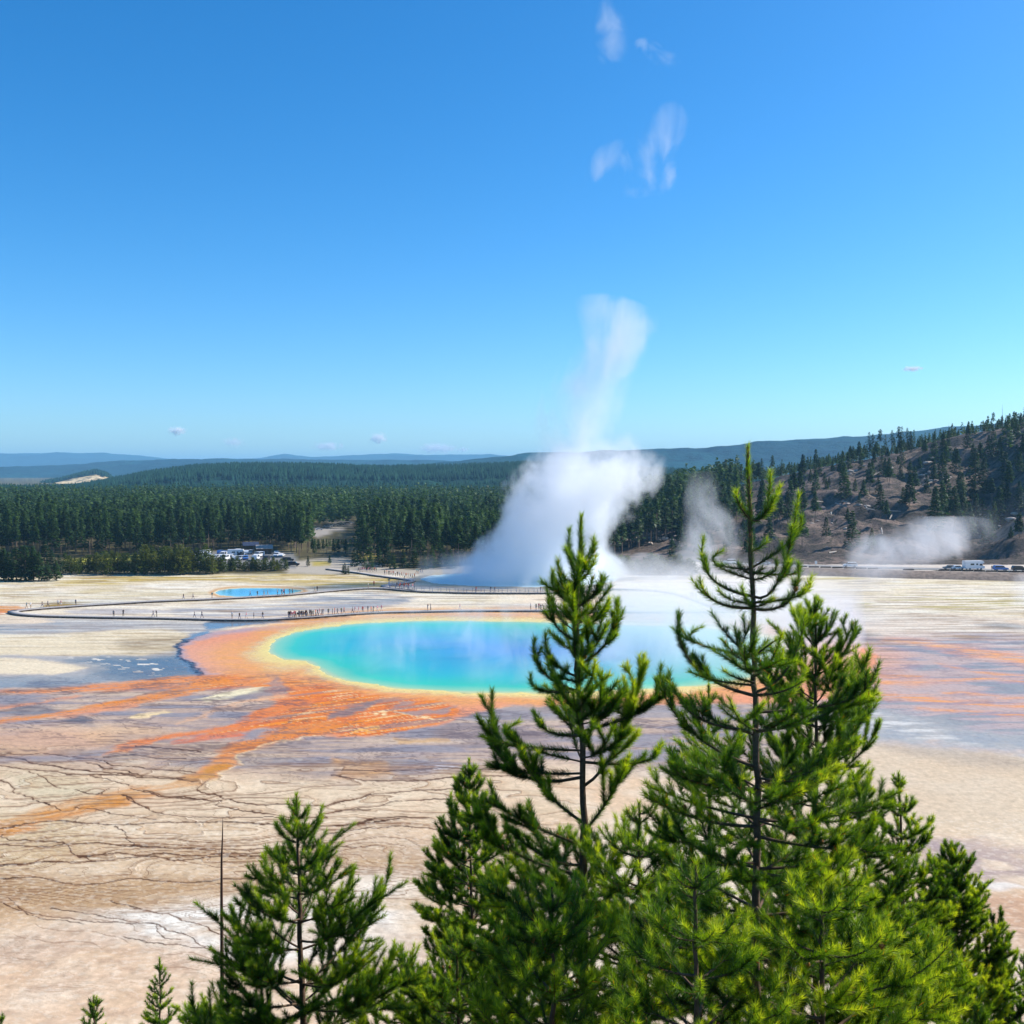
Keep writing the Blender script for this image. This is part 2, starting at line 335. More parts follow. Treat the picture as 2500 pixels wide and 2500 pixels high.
# -------- outline of the great spring and its mats
POOL = [(654, 1590), (654, 1580), (672, 1560), (720, 1543), (781, 1533), (853, 1523), (926, 1518), (1071, 1515), (1288, 1517), (1500, 1524), (1680, 1530), (1800, 1542), (1880, 1560), (1915, 1590),
        (1900, 1620), (1860, 1645), (1800, 1662), (1700, 1676), (1600, 1683), (1450, 1690), (1288, 1692), (1143, 1690), (998, 1683), (915, 1674), (853, 1663), (803, 1648), (770, 1629), (745, 1614), (690, 1609), (665, 1599)]
MAT = [(436, 1584), (440, 1574), (471, 1561), (525, 1544), (616, 1533), (688, 1529), (800, 1519), (950, 1510), (1100, 1504), (1400, 1506), (1700, 1512), (1900, 1530), (2060, 1560), (2140, 1600), (2130, 1660), (2060, 1700),
       (1900, 1716), (1700, 1722), (1500, 1723), (1243, 1723), (1180, 1738), (1120, 1752), (1090, 1766), (1000, 1778), (900, 1800), (800, 1800), (740, 1760), (690, 1720), (650, 1680), (600, 1660), (540, 1655), (505, 1649), (482, 1634), (453, 1612)]
rim = polym([(p[0], p[1]) for p in [(424, 1586), (430, 1570), (470, 1550), (525, 1535), (620, 1524), (700, 1520), (850, 1508), (850, 1500), (700, 1512), (540, 1513), (490, 1520), (520, 1545), (470, 1600), (510, 1652), (480, 1650), (440, 1620)]], 3, U2, V2)
mixc(rim * 0.9, lin(104, 116, 132, K), 1.0)
mixc(polym([(700, 1521), (860, 1508), (1050, 1498), (1300, 1496), (1300, 1512), (1050, 1512), (850, 1519)], 3) * 0.8, lin(200, 176, 178, K), 0.9)
sdm = poly_sd(MAT, U2, V2, 0.6); dark_rim = (1 - ss(3, 7, np.abs(sdm + 3))) * (U < 560) * (V > 1560) * (V < 1655)
mixc(ss(-5, 5, sdm), lin(234, 152, 106, K), 0.5)
mixc(ss(-2, 12, sdm) * (1 - ss(560, 680, U1)) * ss(1550, 1600, V1), lin(232, 164, 130, K), 0.5)
mixc(ss(-5, 5, sdm) * (1 - ss(1, 14, sdm)) * (1 - ss(700, 900, U1)) * (1 - ss(1648, 1660, V1)), lin(186, 158, 160, K), 0.7)
mixc(dark_rim * (0.75 + n_fin), lin(30, 40, 66, K), 0.6)
sdp = poly_sd(POOL, U2 + (U1 - U2) * 0.1, V2, 0.6)
# mats from salmon to gold to the lemon shore
gold = lin(246, 190, 86, K); lemon = lin(250, 220, 122, K)
rw = 1.0 + 1.8 * (1 - ss(640, 820, U)) * ss(1540, 1600, V)   # the mats are broader at the blunt end
q = sdp / rw
mixc(ss(-42, -22, q) * 0.8 * (0.8 + n_str2 * .5), lin(240, 166, 78, K), 0.5)
mixc(ss(-17, -8, q) * (0.85 + n_str * .4), gold, 0.9)
mixc(ss(-12, -1, q + n_fin * 2), lemon, 0.7)
# orange fan running off the lower left shore
FAN = Z5([(1000, 130), (1180, 105), (1300, 85), (1480, 60), (1700, 110), (2000, 200), (2300, 230), (2420, 290), (2300, 350), (2000, 420), (1700, 420), (1500, 440), (1330, 490), (1230, 560), (1150, 590), (1150, 540), (1230, 460), (1350, 440), (1500, 380), (1350, 380), (1000, 450), (1200, 380), (1450, 320), (1250, 320), (1500, 250), (1550, 215), (1450, 190), (1300, 160), (1100, 180)])
fm = polym(FAN, 5, U2, V2) * (1 - ss(-30, -16, q))
mixc(fm * 0.95, lin(228, 124, 48, K), 0.35)
ang = (GX * 0.86 + GY * 0.5); perp = (GY * 0.86 - GX * 0.5)
st = fbm(ang / 22, perp / 2.0, 4, 101); st2 = fbm(ang / 16, perp / 1.0, 4, 103); st3 = fbm(ang / 26, perp / 3.2, 3, 107)
mixc(fm * ss(0.0, 0.35, st) * 0.9, lin(240, 140, 22, K), 0.35)
mixc(fm * ss(0.22, 0.5, st2) * 0.7, lin(206, 100, 48, K), 0.35)
mixc(fm * ss(0.12, 0.4, st3) * 0.7, lin(156, 134, 122, K), 0.5)
mixc(fm * ss(0.33, 0.5, fbm(ang / 9, perp / .7, 4, 105)) * 0.8, lin(240, 196, 140, K), 0.4)
for c, w_, P in (
    (lin(230, 142, 78, K), 0.3, Z5([(1290, 142, 9), (1100, 124, 9), (900, 142, 16), (700, 158, 12), (450, 176, 8), (300, 184, 5), (0, 192, 3.5), (-300, 200, 3)])),
    (lin(230, 138, 50, K), 0.3, Z5([(1180, 135, 10), (1050, 165, 9), (900, 197, 8), (700, 242, 8), (600, 262, 8), (400, 292, 6), (200, 322, 5), (0, 347, 4), (-400, 380, 4)])),
    (lin(226, 152, 110, K), 0.3, Z5([(700, 262, 5), (500, 292, 7), (380, 310, 5), (250, 330, 2)])),
    (lin(222, 150, 110, K), 0.4, Z5([(400, 215, 2), (200, 250, 3), (0, 272, 4), (-300, 290, 4)])),
    (lin(232, 180, 138, K), 0.3, Z5([(1500, 215, 5), (1300, 245, 3), (1100, 292, 3), (950, 350, 2)])),
    (lin(232, 128, 48, K), 0.5, Z5([(1560, 250, 14), (1430, 290, 9), (1300, 340, 7), (1130, 393, 6), (900, 425, 5), (720, 460, 8), (620, 495, 8), (550, 515, 3)])),
    (lin(216, 124, 88, K), 0.4, Z5([(1230, 420, 7), (1050, 440, 9), (930, 455, 3)])),
    (lin(230, 136, 40, K), 0.5, Z5([(1700, 380, 16), (1500, 400, 14), (1350, 460, 13), (1230, 510, 12), (1150, 570, 14), (1080, 625, 13), (960, 655, 5)])),
    (lin(206, 138, 40, K), 0.4, Z5([(1150, 590, 8), (1060, 640, 9), (960, 655, 4)])),
    (lin(214, 152, 96, K), 0.2, Z5([(1060, 660, 8), (860, 690, 8), (700, 725, 16), (560, 765, 16), (400, 800, 18), (200, 855, 20), (0, 915, 16), (-400, 990, 20)])),
    (lin(212, 140, 56, K), 0.2, Z5([(720, 720, 3), (600, 758, 10), (450, 790, 8), (300, 825, 4), (120, 860, 12), (0, 918, 12), (-300, 980, 12)]))):
    mixc(stroke(P, 4.5, U2, V2) * np.clip(0.85 + st2 * 0.7 + n_fin * .3, 0, 1), c, w_)
mixc(stroke(Z5([(1640, 425, 1), (1430, 460, 1.5), (1320, 505, 1.5), (1240, 575, 1.5), (1130, 655, 1.2)]), 1.5, U2, V2) * 0.8, lin(248, 214, 164, K))
mixc(stroke(Z6([(130, 400, 1), (200, 395, 4), (270, 375, 2)]), 2, U2, V2) * (0.5 + n_fin * 2), lin(240, 176, 84, K))
mixc(stroke(Z6([(250, 305, 4), (380, 300, 3), (500, 320, 2.5), (620, 335, 2)]), 2, U2, V2) * (0.4 + n_fin * 2.5), lin(246, 216, 160, K))
mixc(polym(Z6([(330, 440), (600, 430), (640, 450), (400, 460)]), 3, U2, V2) * 0.5, lin(214, 160, 80, K))
# pale islands and dark shallows
for P, c in ((Z5([(1025, 240), (1100, 215), (1250, 180), (1370, 165), (1420, 172), (1370, 197), (1200, 232), (1100, 243)]), lin(236, 222, 186, K)),
             (Z5([(680, 328), (760, 298), (875, 284), (860, 300), (780, 325)]), lin(240, 212, 164, K))):
    mixc(polym(P, 2.5, U2, V2) * (0.85 + st2 * .6), c, 0.05)
mixc(polym(Z5([(1440, 105), (1480, 140), (1530, 200), (1400, 215), (1250, 245), (1180, 240), (1400, 165), (1415, 130)]), 4, U2, V2) * 0.6, lin(146, 134, 134, K), 0.6)
mixc(polym(Z6([(0, 300), (150, 260), (310, 222), (250, 250), (120, 310), (0, 335)]), 3, U2, V2) * 0.8, lin(132, 116, 114, K), 0.6)
mixc(polym(Z6([(320, 300), (470, 290), (690, 262), (620, 300), (450, 315)]), 3, U2, V2) * 0.8, lin(158, 138, 132, K), 0.6)
mixc(polym(Z6([(330, 265), (400, 245), (500, 243), (420, 270), (340, 280)]), 3, U2, V2) * 0.7, lin(158, 136, 130, K), 0.6)
mixc(polym(Z6([(640, 330), (760, 325), (960, 262), (1500, 265), (2100, 265), (2100, 330), (1300, 330), (900, 330), (800, 350)]), 5) * 0.75, lin(164, 152, 150, K), 0.6)
mixc(polym(Z6([(600, 350), (950, 360), (1200, 400), (1100, 470), (700, 480), (560, 430)]), 9) * (0.6 + n_str), lin(150, 130, 124, K), 0.5)
mixc(polym(Z6([(770, 320), (860, 330), (900, 360), (800, 352)]), 3, U2, V2) * 0.8 + polym(Z6([(550, 600), (575, 570), (640, 585), (720, 590), (600, 607)]), 3, U2, V2) * 0.8, lin(226, 222, 228, K), 0.4)
mixc(polym(Z6([(0, 530), (280, 560), (310, 620), (0, 640)]), 10) * 0.7 * (0.7 + n_str), lin(228, 168, 104, K), 0.2)
# spring and pool beds
bed = ss(-1, 3, sdp); mixc(bed, lin(120, 190, 150, K), 0.5)

# -------- terrace lips: contour lines of a gently stepped surface
slope = 60 * np.log(GY / 60)
TF = slope * 0.9 + fbm(GX / 30, GY / 13, 4, 201, 0.45) * 5.0 + fbm(GX / 5, GY / 3.0, 3, 207, 0.5) * 0.30 + fbm(GX / 60, GY / 60, 2, 209) * 3
def contour(F, step, wpx, phase=0.0):
    q_ = F / step + phase; fr = np.abs(q_ - np.round(q_))
    gv = np.gradient(q_, axis=0) / np.gradient(V, axis=0); gu = np.gradient(q_, axis=1) / np.gradient(U, axis=1)
    g = np.sqrt(gv ** 2 + gu ** 2) + 1e-6
    return 1 - ss(wpx * 0.55, wpx * 1.35, fr / g), q_
vary = 0.5 + 0.5 * ss(-0.35, 0.35, fbm(GX / 12, GY / 6, 3, 211))
zl = polym([(-400, 1800), (500, 1840), (1000, 1850), (1420, 1880), (1420, 2010), (1000, 2080), (700, 2110), (-400, 2140)], 25)
zl2 = polym([(-400, 2080), (700, 2040), (1420, 2000), (1420, 2180), (1000, 2230), (700, 2300), (300, 2230), (-400, 2200)], 35)
c1, q1 = contour(TF, 1.75, 1.3); c2, q2 = contour(TF, 0.8, 0.95, 0.3); c3, q3 = contour(TF + fbm(GX / 6, GY / 3, 3, 213) * 1.0, 0.42, 0.75, 0.1)
lipc = lin(120, 80, 50, K)
mixc(zl * (0.22 + 0.5 * n_mid), lin(210, 178, 138, K)); mixc(zl2 * (0.3 + 0.6 * n_str), lin(198, 166, 130, K)); zone_tone = (q1 - np.floor(q1)); mixc(zl * (1 - ss(0.0, 0.4, zone_tone)) * 0.3, lin(176, 136, 96, K))
mixc(zl * ss(0.8, 1.0, zone_tone) * 0.35, lin(244, 228, 204, K))
mixc(c1 * zl * (0.2 + 0.5 * vary), lipc); mixc(c2 * zl2 * vary * 0.8, lin(120, 80, 50, K)); mixc(c3 * zl2 * vary * 0.5, lin(140, 104, 72, K))
mixc(c2 * zl * (1 - ss(-0.1, 0.3, n_big)) * 0.45, lin(120, 84, 60, K))
mixc(c2 * mz * ss(-0.1, 0.3, n_blot) * 0.6, lin(96, 74, 72, K)); mixc(c3 * mz * ss(0.1, 0.4, n_mid) * 0.5, lin(100, 80, 80, K))
lowz = polym([(-400, 2180), (600, 2200), (1000, 2260), (700, 2430), (-400, 2440)], 40)
mixc(c1 * lowz * ss(0.0, 0.3, n_blot) * 0.55, lin(128, 92, 66, K)); mixc(c3 * lowz * ss(-0.1, 0.3, n_mid) * 0.4, lin(150, 116, 88, K))
fr_ = (U > 1900) * band(2030, 2600, 30); mixc(c2 * fr_ * ss(0.1, 0.35, n_mid) * 0.35, lin(140, 112, 100, K)); mixc(c2 * rt * 0.35 * ss(0.0, 0.3, n_mid), lin(130, 108, 112, K))
LIPS = [ZL([(-300, 1370), (0, 1390), (230, 1400), (380, 1380), (560, 1400), (700, 1425), (900, 1440), (1050, 1500), (1300, 1520), (1600, 1550), (1850, 1565)]),
        ZL([(-300, 1380), (0, 1415), (150, 1430), (300, 1470), (500, 1510), (620, 1530), (800, 1545), (1000, 1575), (1300, 1590), (1650, 1625), (1750, 1620)]),
        ZL([(-300, 1480), (0, 1500), (170, 1525), (330, 1545), (560, 1560), (640, 1585), (900, 1590), (1200, 1595), (1500, 1625), (1850, 1650)]),
        ZL([(320, 1560), (400, 1610), (500, 1660), (640, 1720), (780, 1765), (900, 1780), (960, 1770), (1050, 1720)]),
        ZL([(0, 1635), (50, 1650), (130, 1700), (165, 1750), (240, 1790), (310, 1810), (330, 1850), (400, 1880), (460, 1915), (520, 1932)]),
        ZL([(880, 1600), (1050, 1650), (1230, 1695)]), ZL([(1350, 1730), (1480, 1770), (1600, 1800), (1932, 1830)]),
        ZL([(1140, 1790), (1240, 1810), (1300, 1870), (1400, 1910)]), ZL([(1300, 1320), (1480, 1335), (1700, 1355), (1932, 1375)]),
        ZL([(780, 1475), (950, 1510), (1200, 1570), (1330, 1580)]), ZL([(1000, 1430), (1250, 1400), (1500, 1440), (1750, 1440)]),
        Z5([(1110, 655), (1040, 700), (1090, 725), (1160, 735), (1160, 750), (1250, 770), (1400, 785), (1550, 785), (1720, 790), (1780, 765), (1932, 730)]),
        Z5([(700, 700), (830, 735), (960, 742), (1130, 765), (1140, 790), (1280, 820), (1400, 835), (1530, 850), (1700, 850), (1710, 830), (1800, 812), (1932, 808)]),
        Z5([(630, 735), (700, 770), (800, 820), (950, 845), (1150, 855), (1400, 850), (1550, 865)]),
        Z5([(-200, 905), (0, 910), (150, 885), (300, 870), (450, 878), (560, 893), (700, 893), (800, 875), (950, 870), (1150, 880), (1400, 885), (1500, 895), (1800, 890), (2100, 860)]),
        Z5([(0, 940), (60, 965), (280, 975), (360, 1000), (420, 1045), (520, 1080), (330, 1075), (0, 1105), (-200, 1110)]), Z5([(0, 985), (200, 1000), (450, 990), (560, 985), (640, 1000), (900, 1010), (1200, 1015), (1500, 1010), (1900, 1000)]),
        Z5([(420, 1050), (600, 1030), (740, 1050), (840, 1035), (1000, 1045), (1300, 1035), (1600, 1030)]), Z5([(500, 1080), (700, 1060), (800, 1050), (900, 1070), (1200, 1050), (1450, 1060)]),
        Z5([(600, 900), (650, 960), (700, 1000), (850, 1005)]), Z5([(380, 800), (500, 810), (640, 840), (800, 860)]), Z5([(-200, 1180), (200, 1165), (450, 1200), (700, 1170), (1000, 1190), (1500, 1150)]),
        Z5([(0, 1100), (250, 1080), (550, 1078)]), Z5([(300, 1330), (550, 1380), (800, 1415), (830, 1450), (900, 1490), (960, 1500)]), Z5([(650, 1480), (800, 1510), (980, 1530), (1090, 1540), (1250, 1610)]),
        Z5([(0, 1300), (250, 1370), (500, 1400), (800, 1412), (1000, 1480), (1090, 1530)]), Z5([(60, 1280), (200, 1380), (450, 1410)]), Z5([(550, 1290), (850, 1350), (1140, 1440), (1260, 1490)]),
        Z6([(0, 625), (200, 655), (450, 655), (650, 640), (900, 630), (1200, 640)]), Z6([(-30, 790), (40, 770), (200, 735), (450, 710), (650, 700), (760, 700)]), Z6([(0, 825), (150, 800), (330, 780), (450, 755), (640, 755), (900, 785)]),
        Z6([(0, 890), (130, 885), (250, 855), (400, 848), (560, 855)]), Z6([(0, 935), (200, 905), (400, 895), (520, 905), (640, 915)]), Z6([(0, 600), (300, 610), (600, 590), (900, 600)])]
for i, P in enumerate(LIPS):
    P = [(a, b, 1.15 + 0.5 * ((i * 37) % 10) / 10) for a, b in P]
    s_ = stroke(P, 0.8, U + (U2 - U) * 0.7 + 6 * perlin(U / 14, V / 6, 300 + i), V + (V2 - V) * 0.35 + 1.6 * perlin(U / 11, V / 30, 400 + i), 0.8)
    mixc(s_ * (0.7 + 0.3 * vary), lin(72, 44, 30, K))
    s2 = stroke([(a, b - 4, 3) for a, b, c in P], 4, U2, V2, 0.8); mixc(s2 * 0.25, lin(150, 104, 70, K))
mixc(ss(0.25, 0.7, n_fin) * 0.18 * np.ones_like(V), lin(150, 120, 96, K))
sub = ss(-0.2, 0.6, np.abs(fbm(GX / 2.2, GY / 0.9, 4, 303)) * 3)
mixc(lowz * ss(0.12, 0.35, fbm(GX / 1.6, GY / 1.0, 3, 601)) * 0.3, lin(176, 146, 122, K)); mixc((V > 2000) * ss(0.2, 0.4, fbm(GX / 0.8, GY / 0.5, 3, 603)) * 0.25, lin(246, 232, 214, K))
col *= (1 + 0.12 * n_fin + 0.10 * fbm(GX / 0.5, GY / 0.5, 2, 309))[..., None]
# forest floor beyond the flat
ff = 1 - ss(1398, 1404, V1); ffm = ff * (1 - ss(0, 1, 0 * V)); 
mixc(ff * 1.0, lin(96, 88, 62, K), 0); mixc(ff * ss(0, 0.3, n_mid) * 0.6, lin(128, 120, 84, K), 0)
mixc(polym([(150, 1368), (380, 1352), (420, 1362), (200, 1378)], 3) + polym([(350, 1360), (380, 1353), (385, 1366)], 2), lin(190, 186, 80, K), 0)
mixc(polym([(690, 1372), (830, 1360), (1000, 1390), (1060, 1388), (1150, 1378), (1180, 1395), (1020, 1405), (700, 1400)], 4) * 0.85, lin(196, 184, 170, K), 0.1)
mixc(polym([(755, 1371), (800, 1370), (805, 1380), (760, 1382)], 3) + polym([(880, 1352), (920, 1350), (930, 1364), (880, 1366)], 3), lin(184, 164, 84, K), 0)
mixc(polym([(430, 1345), (720, 1350), (720, 1388), (440, 1385)], 4) * 0.9, lin(140, 138, 138, K), 0.1)
mixc(polym([(775, 1312), (735, 1302), (800, 1281), (858, 1274), (866, 1284), (812, 1300)], 3), lin(170, 162, 156, K), 0)
col *= np.array([1.0, 0.985, 0.92])
col = np.clip(col, 0.004, 0.93)

m_ground, t, out = mat("thermal_crust")
ca = N(t, "ShaderNodeAttribute", _attribute_name="crust_color"); wa = N(t, "ShaderNodeAttribute", _attribute_name="wet")
tc = N(t, "ShaderNodeTexCoord"); nz = N(t, "ShaderNodeTexNoise", Scale=0.9, Detail=8.0, Roughness=0.7); L(t, tc.outputs["Object"], nz.inputs["Vector"])
mr = N(t, "ShaderNodeMapRange"); mr.inputs["From Min"].default_value = 0.35; mr.inputs["From Max"].default_value = 0.65
mr.inputs["To Min"].default_value = 0.9; mr.inputs["To Max"].default_value = 1.08; L(t, nz.outputs[0], mr.inputs["Value"])
vm = N(t, "ShaderNodeVectorMath", _operation='SCALE'); L(t, ca.outputs["Color"], vm.inputs[0]); L(t, mr.outputs[0], vm.inputs["Scale"])
hs = N(t, "ShaderNodeHueSaturation"); hs.inputs["Saturation"].default_value = 1.0; L(t, vm.outputs[0], hs.inputs["Color"])
p = N(t, "ShaderNodeBsdfPrincipled"); L(t, hs.outputs[0], p.inputs["Base Color"])
r1 = N(t, "ShaderNodeMapRange"); r1.inputs["To Min"].default_value = 0.85; r1.inputs["To Max"].default_value = 0.1; L(t, wa.outputs["Fac"], r1.inputs["Value"]); L(t, r1.outputs[0], p.inputs["Roughness"])
r2 = N(t, "ShaderNodeMapRange"); r2.inputs["To Min"].default_value = 0.1; r2.inputs["To Max"].default_value = 0.24; L(t, wa.outputs["Fac"], r2.inputs["Value"]); L(t, r2.outputs[0], p.inputs["Specular IOR Level"])
bp = N(t, "ShaderNodeBump", Strength=0.35, Distance=0.25); L(t, nz.outputs[0], bp.inputs["Height"]); L(t, bp.outputs[0], p.inputs["Normal"])
inv = N(t, "ShaderNodeMath", _operation='SUBTRACT'); inv.inputs[0].default_value = 1.0; L(t, wa.outputs["Fac"], inv.inputs[1])
mm = N(t, "ShaderNodeMath", _operation='MULTIPLY'); mm.inputs[1].default_value = 0.35; L(t, inv.outputs[0], mm.inputs[0]); L(t, mm.outputs[0], bp.inputs["Strength"])
L(t, p.outputs[0], out.inputs[0])

zz = -0.6 * ss(0, 6, sdp) + (0.05 * c1 * zl + 0.04 * n_mid) * (1 - ss(1, 5, sdp + 6)) * (V > 1384)
zz = zz * (1 - wet * 0.8 * (sdp < 0))
OPAL = [(522, 1447), (534, 1441), (560, 1437), (600, 1435), (660, 1435), (705, 1437), (735, 1440), (738, 1443), (700, 1451), (640, 1456), (580, 1457), (535, 1453)]
EXC = [(1022, 1413), (1050, 1404), (1120, 1399), (1250, 1397), (1400, 1398), (1480, 1402), (1510, 1408), (1505, 1418), (1440, 1428), (1300, 1433), (1150, 1430), (1060, 1424)]
sdo = np.full(U.shape, -99.0); sde = sdo.copy()
rs = slice(*np.searchsorted(vs, [1380, 1480])); sdo[rs] = poly_sd(OPAL, U[rs], V[rs], 0.4); sde[rs] = poly_sd(EXC, U[rs], V[rs], 0.4)
mixc(ss(-8, -1, sdo), lin(214, 160, 92, K), 0.5); mixc(ss(-2, 0, sdo), lin(232, 214, 170, K), 0.6)
mixc(ss(-8, -1, sde), lin(196, 180, 150, K), 0.4)
zz -= 0.6 * ss(0, 3, sdo) + 1.2 * ss(0, 2, sde)
nr, nc = U.shape
idx = np.arange(nr * nc).reshape(nr, nc)
F = np.stack([idx[:-1, :-1], idx[1:, :-1], idx[1:, 1:], idx[:-1, 1:]], -1).reshape(-1, 4)
Gm = G.copy(); Gm[..., 2] = zz
gme = mesh_np("ground", Gm.reshape(-1, 3), F, [m_ground], smooth=True)
attr_c(gme, "crust_color", col.reshape(-1, 3)); attr_f(gme, "wet", np.clip(wet, 0, 1))
obj("ground", gme, kind="structure", label="pale crusted geyser flat with orange bacterial mats and brown terrace lips")

# ---------------------------------------------------------------- water sheets
def water_sheet(name, P, zlev, ramp, label, n=60, rings=26, wisp=0.12, rough=0.06, spec=0.25):
    """water surface whose colour deepens with the distance from its shore"""
    P = Wp([p[0] for p in P], [p[1] for p in P], 0.0)[:, :2]
    k = len(P); s = np.linspace(0, k, n, endpoint=False); i = np.floor(s).astype(int); f = (s - i)[:, None]
    p0, p1, p2, p3 = P[(i - 1) % k], P[i % k], P[(i + 1) % k], P[(i + 2) % k]
    B = 0.5 * (2 * p1 + (p2 - p0) * f + (2 * p0 - 5 * p1 + 4 * p2 - p3) * f ** 2 + (-p0 + 3 * p1 - 3 * p2 + p3) * f ** 3)
    nrm = np.roll(B, -1, 0) - np.roll(B, 1, 0); nrm = np.stack([-nrm[:, 1], nrm[:, 0]], 1); nrm /= np.linalg.norm(nrm, axis=1, keepdims=True)
    c = B.mean(0)
    if ((B - c) * nrm).sum() < 0: nrm = -nrm
    rr = 1 - (np.arange(rings) / rings) ** 1.4
    base = B + nrm * 0.55
    X = np.concatenate([c[None] + (base - c) * r for r in rr] + [c[None]])
    d = np.full(len(X), 1e9)
    for a, b in zip(B, np.roll(B, -1, 0)):
        e = b - a; tt = np.clip(((X - a) @ e) / (e @ e + 1e-9), 0, 1); d = np.minimum(d, np.linalg.norm(X - a - tt[:, None] * e, axis=1))
    d[:n] = 0
    V_ = np.concatenate([X, np.full((len(X), 1), zlev)], 1); fs = []
    for r in range(rings - 1):
        a = r * n + np.arange(n); b = r * n + (np.arange(n) + 1) % n
        fs.append(np.stack([a, b, b + n, a + n], 1))
    a = (rings - 1) * n + np.arange(n); b = (rings - 1) * n + (np.arange(n) + 1) % n; ce = np.full(n, len(X) - 1)
    fs.append(np.stack([a, b, ce, ce], 1)); Fq = np.concatenate(fs[:-1]); Ft = fs[-1][:, :3]
    me = bpy.data.meshes.new(name); me.from_pydata(V_.tolist(), [], Fq.tolist() + Ft.tolist())
    me.polygons.foreach_set("use_smooth", np.ones(len(me.polygons), bool)); attr_f(me, "shore", d)
    m, t, out = mat(name + "_water"); at = N(t, "ShaderNodeAttribute", _attribute_name="shore")
    tc = N(t, "ShaderNodeTexCoord"); nz = N(t, "ShaderNodeTexNoise", Scale=0.10, Detail=5.0); L(t, tc.outputs["Object"], nz.inputs["Vector"])
    ad = N(t, "ShaderNodeMath", _operation='MULTIPLY_ADD'); ad.inputs[1].default_value = 9.0 * wisp / 0.12; ad.inputs[2].default_value = -4.5 * wisp / 0.12; L(t, nz.outputs[0], ad.inputs[0])
    gate = N(t, "ShaderNodeMapRange"); gate.inputs["From Max"].default_value = 12.0 * wisp / 0.12; L(t, at.outputs["Fac"], gate.inputs["Value"])
    ml = N(t, "ShaderNodeMath", _operation='MULTIPLY'); L(t, ad.outputs[0], ml.inputs[0]); L(t, gate.outputs[0], ml.inputs[1])
    sm = N(t, "ShaderNodeMath", _operation='ADD'); L(t, at.outputs["Fac"], sm.inputs[0]); L(t, ml.outputs[0], sm.inputs[1])
    dmax = ramp[-1][0]; dv = N(t, "ShaderNodeMath", _operation='DIVIDE'); dv.inputs[1].default_value = dmax; L(t, sm.outputs[0], dv.inputs[0])
    cr = N(t, "ShaderNodeValToRGB"); e = cr.color_ramp.elements
    while len(e) < len(ramp): e.new(0.5)
    for k_, (dd, cc) in enumerate(ramp): e[k_].position = dd / dmax; e[k_].color = (*cc, 1)
    L(t, dv.outputs[0], cr.inputs[0])
    p = N(t, "ShaderNodeBsdfPrincipled", Roughness=rough); p.inputs["Specular IOR Level"].default_value = spec; L(t, cr.outputs[0], p.inputs["Base Color"])
    mp = N(t, "ShaderNodeMapping"); mp.inputs["Scale"].default_value = (0.5, 1.4, 1); n2 = N(t, "ShaderNodeTexNoise", Scale=1.2, Detail=4.0)
    L(t, tc.outputs["Object"], mp.inputs[0]); L(t, mp.outputs[0], n2.inputs["Vector"])
    b = N(t, "ShaderNodeBump", Strength=0.12, Distance=0.08); L(t, n2.outputs[0], b.inputs["Height"]); L(t, b.outputs[0], p.inputs["Normal"])
    L(t, p.outputs[0], out.inputs[0]); me.materials.append(m)
    return obj(name, me, kind="structure", label=label)
water_sheet("hot_spring_water", POOL, -0.04, [(0, lin(226, 214, 128, .8)), (1.6, lin(150, 214, 150, .8)), (5, lin(40, 204, 160, .8)), (12, lin(0, 184, 176, .82)), (24, lin(0, 162, 190, .8)), (36, lin(8, 138, 206, .8)), (56, lin(20, 120, 212, .8))],
            "big round hot spring with blue centre and turquoise shallows", n=260, rings=44)
water_sheet("pool_water", OPAL, -0.06, [(0, lin(196, 214, 190, .8)), (1.5, lin(140, 206, 210, .8)), (4, lin(90, 182, 214, .8)), (8, lin(76, 172, 214, .8))], "small blue pool beside the far boardwalk", n=120, rings=20, wisp=0.03)
water_sheet("crater_water", EXC, -0.15, [(0, lin(224, 230, 220)), (3, lin(210, 234, 232)), (15, lin(196, 232, 234)), (30, lin(186, 228, 234))], "pale blue crater lake under the big steam column", n=160, rings=24, wisp=0.08, rough=.55, spec=.15)
# ---------------------------------------------------------------- hills
def terrain_mat(name, c1, c2, c3, scale, bump=1.0, thr=(0.45, 0.6)):
    m, t, out = mat(name); tc = N(t, "ShaderNodeTexCoord")
    nz = N(t, "ShaderNodeTexNoise", Scale=scale, Detail=8.0, Roughness=0.65); L(t, tc.outputs["Object"], nz.inputs["Vector"])
    n2 = N(t, "ShaderNodeTexNoise", Scale=scale * 6, Detail=6.0, Roughness=0.7); L(t, tc.outputs["Object"], n2.inputs["Vector"])
    cr = N(t, "ShaderNodeValToRGB"); e = cr.color_ramp.elements; e[0].position = thr[0]; e[1].position = thr[1]; e[0].color = (*c1, 1); e[1].color = (*c2, 1)
    L(t, nz.outputs[0], cr.inputs[0]); mx = N(t, "ShaderNodeMix", _data_type='RGBA'); mx.inputs["B"].default_value = (*c3, 1)
    r = N(t, "ShaderNodeMapRange"); r.inputs["From Min"].default_value = 0.5; r.inputs["From Max"].default_value = 0.62; L(t, n2.outputs[0], r.inputs["Value"])
    L(t, r.outputs[0], mx.inputs["Factor"]); L(t, cr.outputs[0], mx.inputs["A"])
    p = N(t, "ShaderNodeBsdfPrincipled", Roughness=0.95); p.inputs["Specular IOR Level"].default_value = 0.1; L(t, mx.outputs["Result"], p.inputs["Base Color"])
    b = N(t, "ShaderNodeBump", Strength=1.0, Distance=bump); L(t, n2.outputs[0], b.inputs["Height"]); L(t, b.outputs[0], p.inputs["Normal"])
    L(t, p.outputs[0], out.inputs[0]); return m
HU = np.array([1300, 1400, 1500, 1600, 1750, 1854, 2054, 2217, 2343, 2500, 2800, 3600]); 
HR = np.array([0.0, 3, 8, 14, 22, 29, 41, 49, 57, 66, 80, 108])
